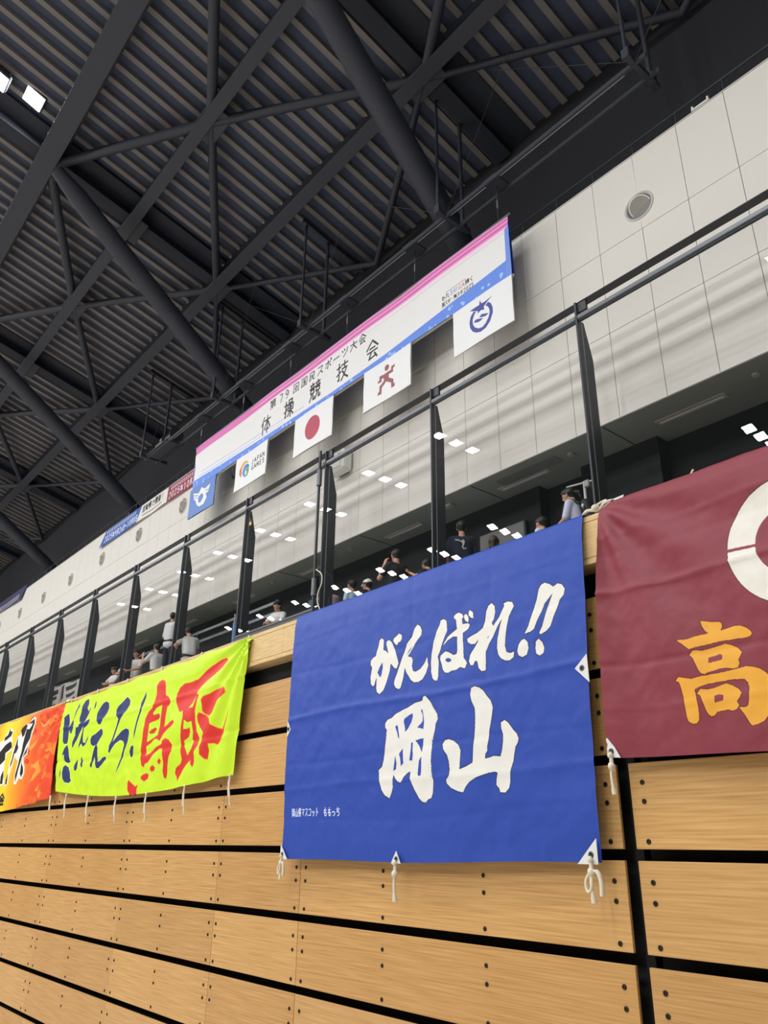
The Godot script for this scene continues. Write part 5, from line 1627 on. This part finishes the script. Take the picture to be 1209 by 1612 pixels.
# ------------------------------------------------------------------ things in the gallery
func build_gallery_things() -> void:
	var s := thing("display_stand", "thin white pole with crossbar behind the person in lilac shirt", "stand", Vector3(-7.03, 5.15, -10.1))
	part(s, "pole", tube([Vector3(0, 0, 0), Vector3(0, 2.13, 0)], [0.024], 10), M.white)
	part(s, "crossbar", tube([Vector3(-0.36, 2.15, 0), Vector3(0.3, 2.08, 0)], [0.016], 8), M.white)
	part(s, "clamp", box(Vector3(0.1, 0.12, 0.08), 0.01), M.light_grey, Vector3(0.06, 2.07, 0))
	part(s, "foot", box(Vector3(0.5, 0.04, 0.35), 0.01), M.grey, Vector3(0, 0.02, 0))
	var d := thing("grey_wall_panel", "grey panel on the black rear wall behind the navy shirted person", "panel", Vector3(-9.35, 5.15, -10.4))
	part(d, "board", box(Vector3(1.1, 2.0, 0.06), 0.01), M.grey, Vector3(0.2, 1.0, 0))
	part(d, "edge", box(Vector3(0.05, 2.0, 0.07), 0.01), M.dark, Vector3(0.78, 1.0, 0.005))
	var im := Image.create_empty(64, 80, false, Image.FORMAT_RGB8)
	im.fill(Color(0.72, 0.76, 0.73))
	fill_poly(im, disc(Vector2(32, 40), 20, 26, 20), Color(0.12, 0.14, 0.15))
	line(im, Vector2(24, 52), Vector2(40, 28), 8, Color(0.72, 0.76, 0.73))
	for k in 2:
		var nt := thing("notice", ["small square notice with dark mark on the mullion", "lower small pale notice on the mullion"][k], "notice", Vector3(-9.24, [6.43, 6.22][k], -8.82), "notices on the mullion")
		var q := QuadMesh.new()
		q.size = Vector2(0.11, 0.14)
		part(nt, "sheet", q, print_mat(im) if k == 0 else M.light_grey, Vector3(0, 0, 0.006))
		part(nt, "backing", box(Vector3(0.115, 0.145, 0.008)), M.white)
	# banner with black brush strokes hung inside the far left bay
	var bi := Image.create_empty(420, 120, false, Image.FORMAT_RGB8)
	bi.fill(Color(0.70, 0.69, 0.66))
	for r: Array in [[20, 20, 110, 30], [20, 50, 100, 20], [30, 85, 90, 18], [190, 10, 40, 90], [250, 20, 130, 26], [260, 55, 110, 22], [250, 85, 140, 18]]:
		fill_poly(bi, PackedVector2Array([Vector2(r[0], r[1] + 8), Vector2(r[0] + r[2], r[1]), Vector2(r[0] + r[2] + 8, r[1] + r[3] * 0.7), Vector2(r[0] + 10, r[1] + r[3])]), Color(0.10, 0.10, 0.10))
	fill_poly(bi, PackedVector2Array([Vector2(150, 20), Vector2(190, 14), Vector2(215, 100), Vector2(160, 105)]), Color(0.62, 0.56, 0.52))
	var bb := thing("inner_banner", "grey white banner with black brush strokes behind far left glass", "banner", Vector3.ZERO)
	part(bb, "cloth", cloth_mesh([Vector2(-29.4, 6.72), Vector2(-26.3, 6.62), Vector2(-26.3, 5.85), Vector2(-29.4, 5.85)], Rect2(-29.4, 6.72, 3.1, 0.9), -8.84, 40, 12, func(u, v): return Vector3(0, 0, 0.03 * sin(u * 14.0 + v))), print_mat(bi))
	part(bb, "rail", tube([Vector3(-29.5, 6.72, -8.86), Vector3(-26.2, 6.62, -8.86)], [0.02], 8), M.rail)
	# rail along the inside of the left bays
	var gr := thing("gallery_rail", "pair of grey rails behind the glass of the left bays", "rail", Vector3(0, 0, -9.55))
	for y: float in [6.98, 6.72]:
		part(gr, "rail", box(Vector3(8.2, 0.085, 0.05), 0.01), M.rail, Vector3(-19.6, y, 0))
	for x: float in [-23.6, -19.6, -15.6]:
		part(gr, "post", box(Vector3(0.06, 1.95, 0.06), 0.008), M.frame, Vector3(x, 6.08, -0.02))
	var st := thing("step_platform", "black step platform under the tallest person above yellow banner", "platform", Vector3(-20.38, 5.15, -9.15))
	part(st, "deck", box(Vector3(0.7, 0.05, 0.5), 0.01), M.black, Vector3(0, 0.755, 0))
	for sx: float in [-1.0, 1.0]:
		for sz: float in [-1.0, 1.0]:
			part(st, "leg", box(Vector3(0.05, 0.73, 0.05), 0.005), M.black, Vector3(sx * 0.3, 0.365, sz * 0.2))
	var fl := thing("blue_pennant", "small blue pennant hanging behind the glass above the yellow banner", "pennant", Vector3(-17.2, 6.2, -9.35))
	part(fl, "cloth", box(Vector3(0.14, 0.62, 0.02), 0.005), mat(Color(0.25, 0.42, 0.62), 0.8), Vector3(0, 0.28, 0))
	part(fl, "pole", tube([Vector3(0.0, -1.05, 0), Vector3(0.0, 0.75, 0)], [0.014], 8), M.light_grey)
	part(fl, "finial", ball(0.025), M.light_grey, Vector3(0, 0.77, 0))

# ------------------------------------------------------------------ people
func build_people() -> void:
	var f := 5.15
	var z := -9.1
	var L := -PI / 2        # looking towards -x, along the gallery to the left
	var down := {"l": [Vector3(0.06, -0.28, 0.02), Vector3(0.04, -0.5, 0.12), Vector3(0, -0.8, 0.5), Vector3(-1, 0, 0), 0.4], "r": [Vector3(-0.06, -0.28, 0.02), Vector3(-0.04, -0.5, 0.12), Vector3(0, -0.8, 0.5), Vector3(1, 0, 0), 0.4]}
	# forearms resting on the ledge in front
	var folded := {"l": [Vector3(0.10, -0.22, 0.16), Vector3(-0.06, -0.30, 0.34), Vector3(-1, -0.1, 0.1), Vector3(0, -1, 0), 0.35], "r": [Vector3(-0.10, -0.22, 0.16), Vector3(0.06, -0.27, 0.36), Vector3(1, -0.1, 0.1), Vector3(0, -1, 0), 0.35]}
	# the one with the backpack; the left side is nearest the glass
	person("person in lilac shirt with a backpack reaching down to the ledge", {"at": Vector3(-6.5, f, z), "turn": L + 0.25, "h": 1.52, "lean": 0.12, "nod": 0.25, "shirt": "lilac_shirt", "sleeve": 0.95, "tail": true, "arms": {"l": [Vector3(0.05, -0.27, 0.06), Vector3(0.02, -0.42, 0.28), Vector3(-0.1, -0.5, 1), Vector3(0, -1, 0), 0.3], "r": [Vector3(-0.06, -0.28, 0.02), Vector3(-0.04, -0.5, 0.12), Vector3(0, -0.8, 0.5), Vector3(1, 0, 0), 0.4]}})
	backpack(Vector3(-6.5, f, z), L + 0.25, 1.52, 0.12)
	person("person in white shirt peering over the right end of blue banner", {"at": Vector3(-7.14, f, z), "turn": L, "h": 1.22, "lean": 0.05, "nod": 0.1, "shirt": "white_shirt", "arms": down})
	person("person with only the head showing above blue banner by grey panel", {"at": Vector3(-8.2, f, z), "turn": PI + 0.5, "h": 1.20, "shirt": "black_shirt", "hair_color": "brown_hair", "long": true, "arms": down})
	var n := person("person in navy shirt with pale back print turned from the hall", {"at": Vector3(-8.93, f, z), "turn": L - 0.7, "h": 1.70, "shirt": "navy_shirt", "sleeve": 0.9, "long": false, "arms": {"l": [Vector3(0.08, -0.27, 0.05), Vector3(0.04, -0.42, 0.2), Vector3(0, -0.6, 0.6), Vector3(-1, 0, 0), 0.5], "r": down["r"]}})
	# leaping figure printed on the back of the navy shirt
	var leap := PackedVector2Array([Vector2(-0.11, 0.07), Vector2(-0.05, 0.06), Vector2(-0.01, 0.035), Vector2(0.03, 0.065), Vector2(0.055, 0.02), Vector2(0.04, -0.04), Vector2(0.02, -0.07), Vector2(0.045, -0.095), Vector2(0.08, -0.085), Vector2(0.078, -0.105), Vector2(0.03, -0.115), Vector2(0.0, -0.075), Vector2(0.015, -0.03), Vector2(0.005, 0.01), Vector2(-0.05, 0.035), Vector2(-0.115, 0.05)])
	part(n, "shirt_print", extrude(leap, -0.002, 0.002), M.light_grey, Vector3(0.02, 1.27, -0.152), "pale leaping figure print", Basis(Vector3.UP, PI))
	person("person in black shirt holding one hand to the ear", {"at": Vector3(-10.66, f, z), "turn": L - 0.1, "h": 1.66, "nod": 0.05, "shirt": "black_shirt", "trousers": "white_shirt", "arms": {"l": [Vector3(0.10, -0.24, 0.17), Vector3(0.02, 0.04, 0.13), Vector3(-0.25, 1, -0.25), Vector3(-1, 0, 0), 0.25], "r": down["r"]}})
	person("person in dark clothes stretching a fist over the blue banner edge", {"at": Vector3(-9.72, f, z), "turn": L, "h": 1.24, "lean": 0.15, "nod": 0.3, "shirt": "black_shirt", "sleeve": 0.5, "arms": {"l": [Vector3(0.10, -0.10, 0.16), Vector3(0.08, 0.06, 0.42), Vector3(0, 0.5, 1), Vector3(0, 0, -1), 0.75], "r": down["r"]}})
	person("person wearing a white cap above the blue banner", {"at": Vector3(-11.5, f, z), "turn": L + 0.3, "h": 1.25, "nod": 0.1, "shirt": "black_shirt", "cap": true, "arms": down})
	person("person in pale blue shirt looking left behind the blue banner", {"at": Vector3(-12.02, f, z), "turn": L + 0.2, "h": 1.38, "shirt": "blue_shirt", "arms": down})
	person("person in pink grey top beside the clamped mullion pipe", {"at": Vector3(-12.68, f, z + 0.05), "turn": L - 0.3, "h": 1.53, "lean": 0.25, "shirt": "pink_shirt", "arms": down})
	person("person in white shirt alone between yellow and blue banners", {"at": Vector3(-14.69, f, z), "turn": 0.3, "h": 1.52, "lean": 0.1, "nod": 0.15, "shirt": "white_shirt", "arms": folded})
	# group at the left
	person("person in white shirt and dark trousers standing tallest, back turned", {"at": Vector3(-20.42, f + 0.78, -9.15), "turn": PI + 0.4, "h": 1.72, "shirt": "white_shirt", "sleeve": 1.5, "arms": down})
	person("person in white shirt facing the hall with folded arms", {"at": Vector3(-22.35, f, z), "turn": 0.45, "h": 1.74, "lean": 0.12, "shirt": "white_shirt", "arms": folded})
	person("person in white shirt half hidden by a mullion above yellow banner", {"at": Vector3(-22.95, f, z), "turn": 0.5, "h": 1.70, "shirt": "white_shirt", "long": true, "arms": folded})
	person("person in white shirt seen sideways with one hand raised", {"at": Vector3(-21.0, f, z), "turn": L + 0.2, "h": 1.72, "lean": 0.1, "shirt": "white_shirt", "arms": {"l": [Vector3(0.08, -0.2, 0.2), Vector3(0.02, -0.02, 0.36), Vector3(0, 1, 0.1), Vector3(-1, 0, 0), 0.3], "r": down["r"]}})
	person("person in white shirt bending with one hand on the hip", {"at": Vector3(-18.82, f, -9.0), "turn": L - 0.2, "h": 1.84, "lean": 0.32, "nod": 0.2, "shirt": "white_shirt", "trousers": "dark", "arms": {"l": [Vector3(0.16, -0.2, -0.14), Vector3(0.06, -0.36, 0.04), Vector3(-0.6, -0.5, 0.3), Vector3(-1, 0, 0), 0.4], "r": down["r"]}})
	person("person in white shirt farthest left above the yellow banner", {"at": Vector3(-24.0, f, z), "turn": 0.2, "h": 1.50, "nod": 0.2, "shirt": "white_shirt", "hair_color": "brown_hair", "arms": folded})
	var b := thing("shoulder_bag", "dark green bag hanging beside the person in pink grey top", "bag", Vector3(-12.88, 5.8, -8.78))
	part(b, "pouch", box(Vector3(0.26, 0.34, 0.1), 0.04), M.green_bag, Vector3(0, 0.32, 0))
	part(b, "flap", box(Vector3(0.24, 0.14, 0.02), 0.02), M.green_bag, Vector3(0, 0.4, 0.06))
	part(b, "strap", tube(smooth_path([Vector3(-0.11, 0.45, 0), Vector3(-0.06, 0.7, 0), Vector3(0.06, 0.7, 0), Vector3(0.11, 0.45, 0)]), [0.015], 8), M.dark)

func backpack(at: Vector3, turn: float, h: float, lean: float) -> void:
	var t := thing("backpack", "black backpack worn by the person in lilac shirt", "backpack", at, "", turn)
	var tb := Basis(Vector3.RIGHT, lean)
	var hip := Vector3(0, 0.52 * h, 0)
	var bones := [[hip + tb * Vector3(-0.07, 0.07 * h, -0.23), hip + tb * Vector3(-0.06, 0.25 * h, -0.21), 0.1, 0.085], [hip + tb * Vector3(0.07, 0.07 * h, -0.23), hip + tb * Vector3(0.06, 0.25 * h, -0.21), 0.1, 0.085]]
	part(t, "pack", nets_mesh([net(bones, 0.02, 0.04)]), M.dark)
	for s: float in [-1.0, 1.0]:
		part(t, "strap", tube(smooth_path([hip + tb * Vector3(s * 0.11, 0.26 * h, -0.14), hip + tb * Vector3(s * 0.115, 0.335 * h, 0.0), hip + tb * Vector3(s * 0.12, 0.27 * h, 0.115), hip + tb * Vector3(s * 0.15, 0.12 * h, 0.06), hip + tb * Vector3(s * 0.13, 0.08 * h, -0.13)]), [0.02], 8), M.dark)
	part(t, "key_charm", ball(0.03, Vector3(1, 1.3, 0.6)), M.white, hip + tb * Vector3(0.19, 0.2 * h, -0.2), "white charm")
	part(t, "pocket", box(Vector3(0.2, 0.16, 0.05), 0.02), M.dark, hip + tb * Vector3(0, 0.08 * h, -0.33), "", tb)
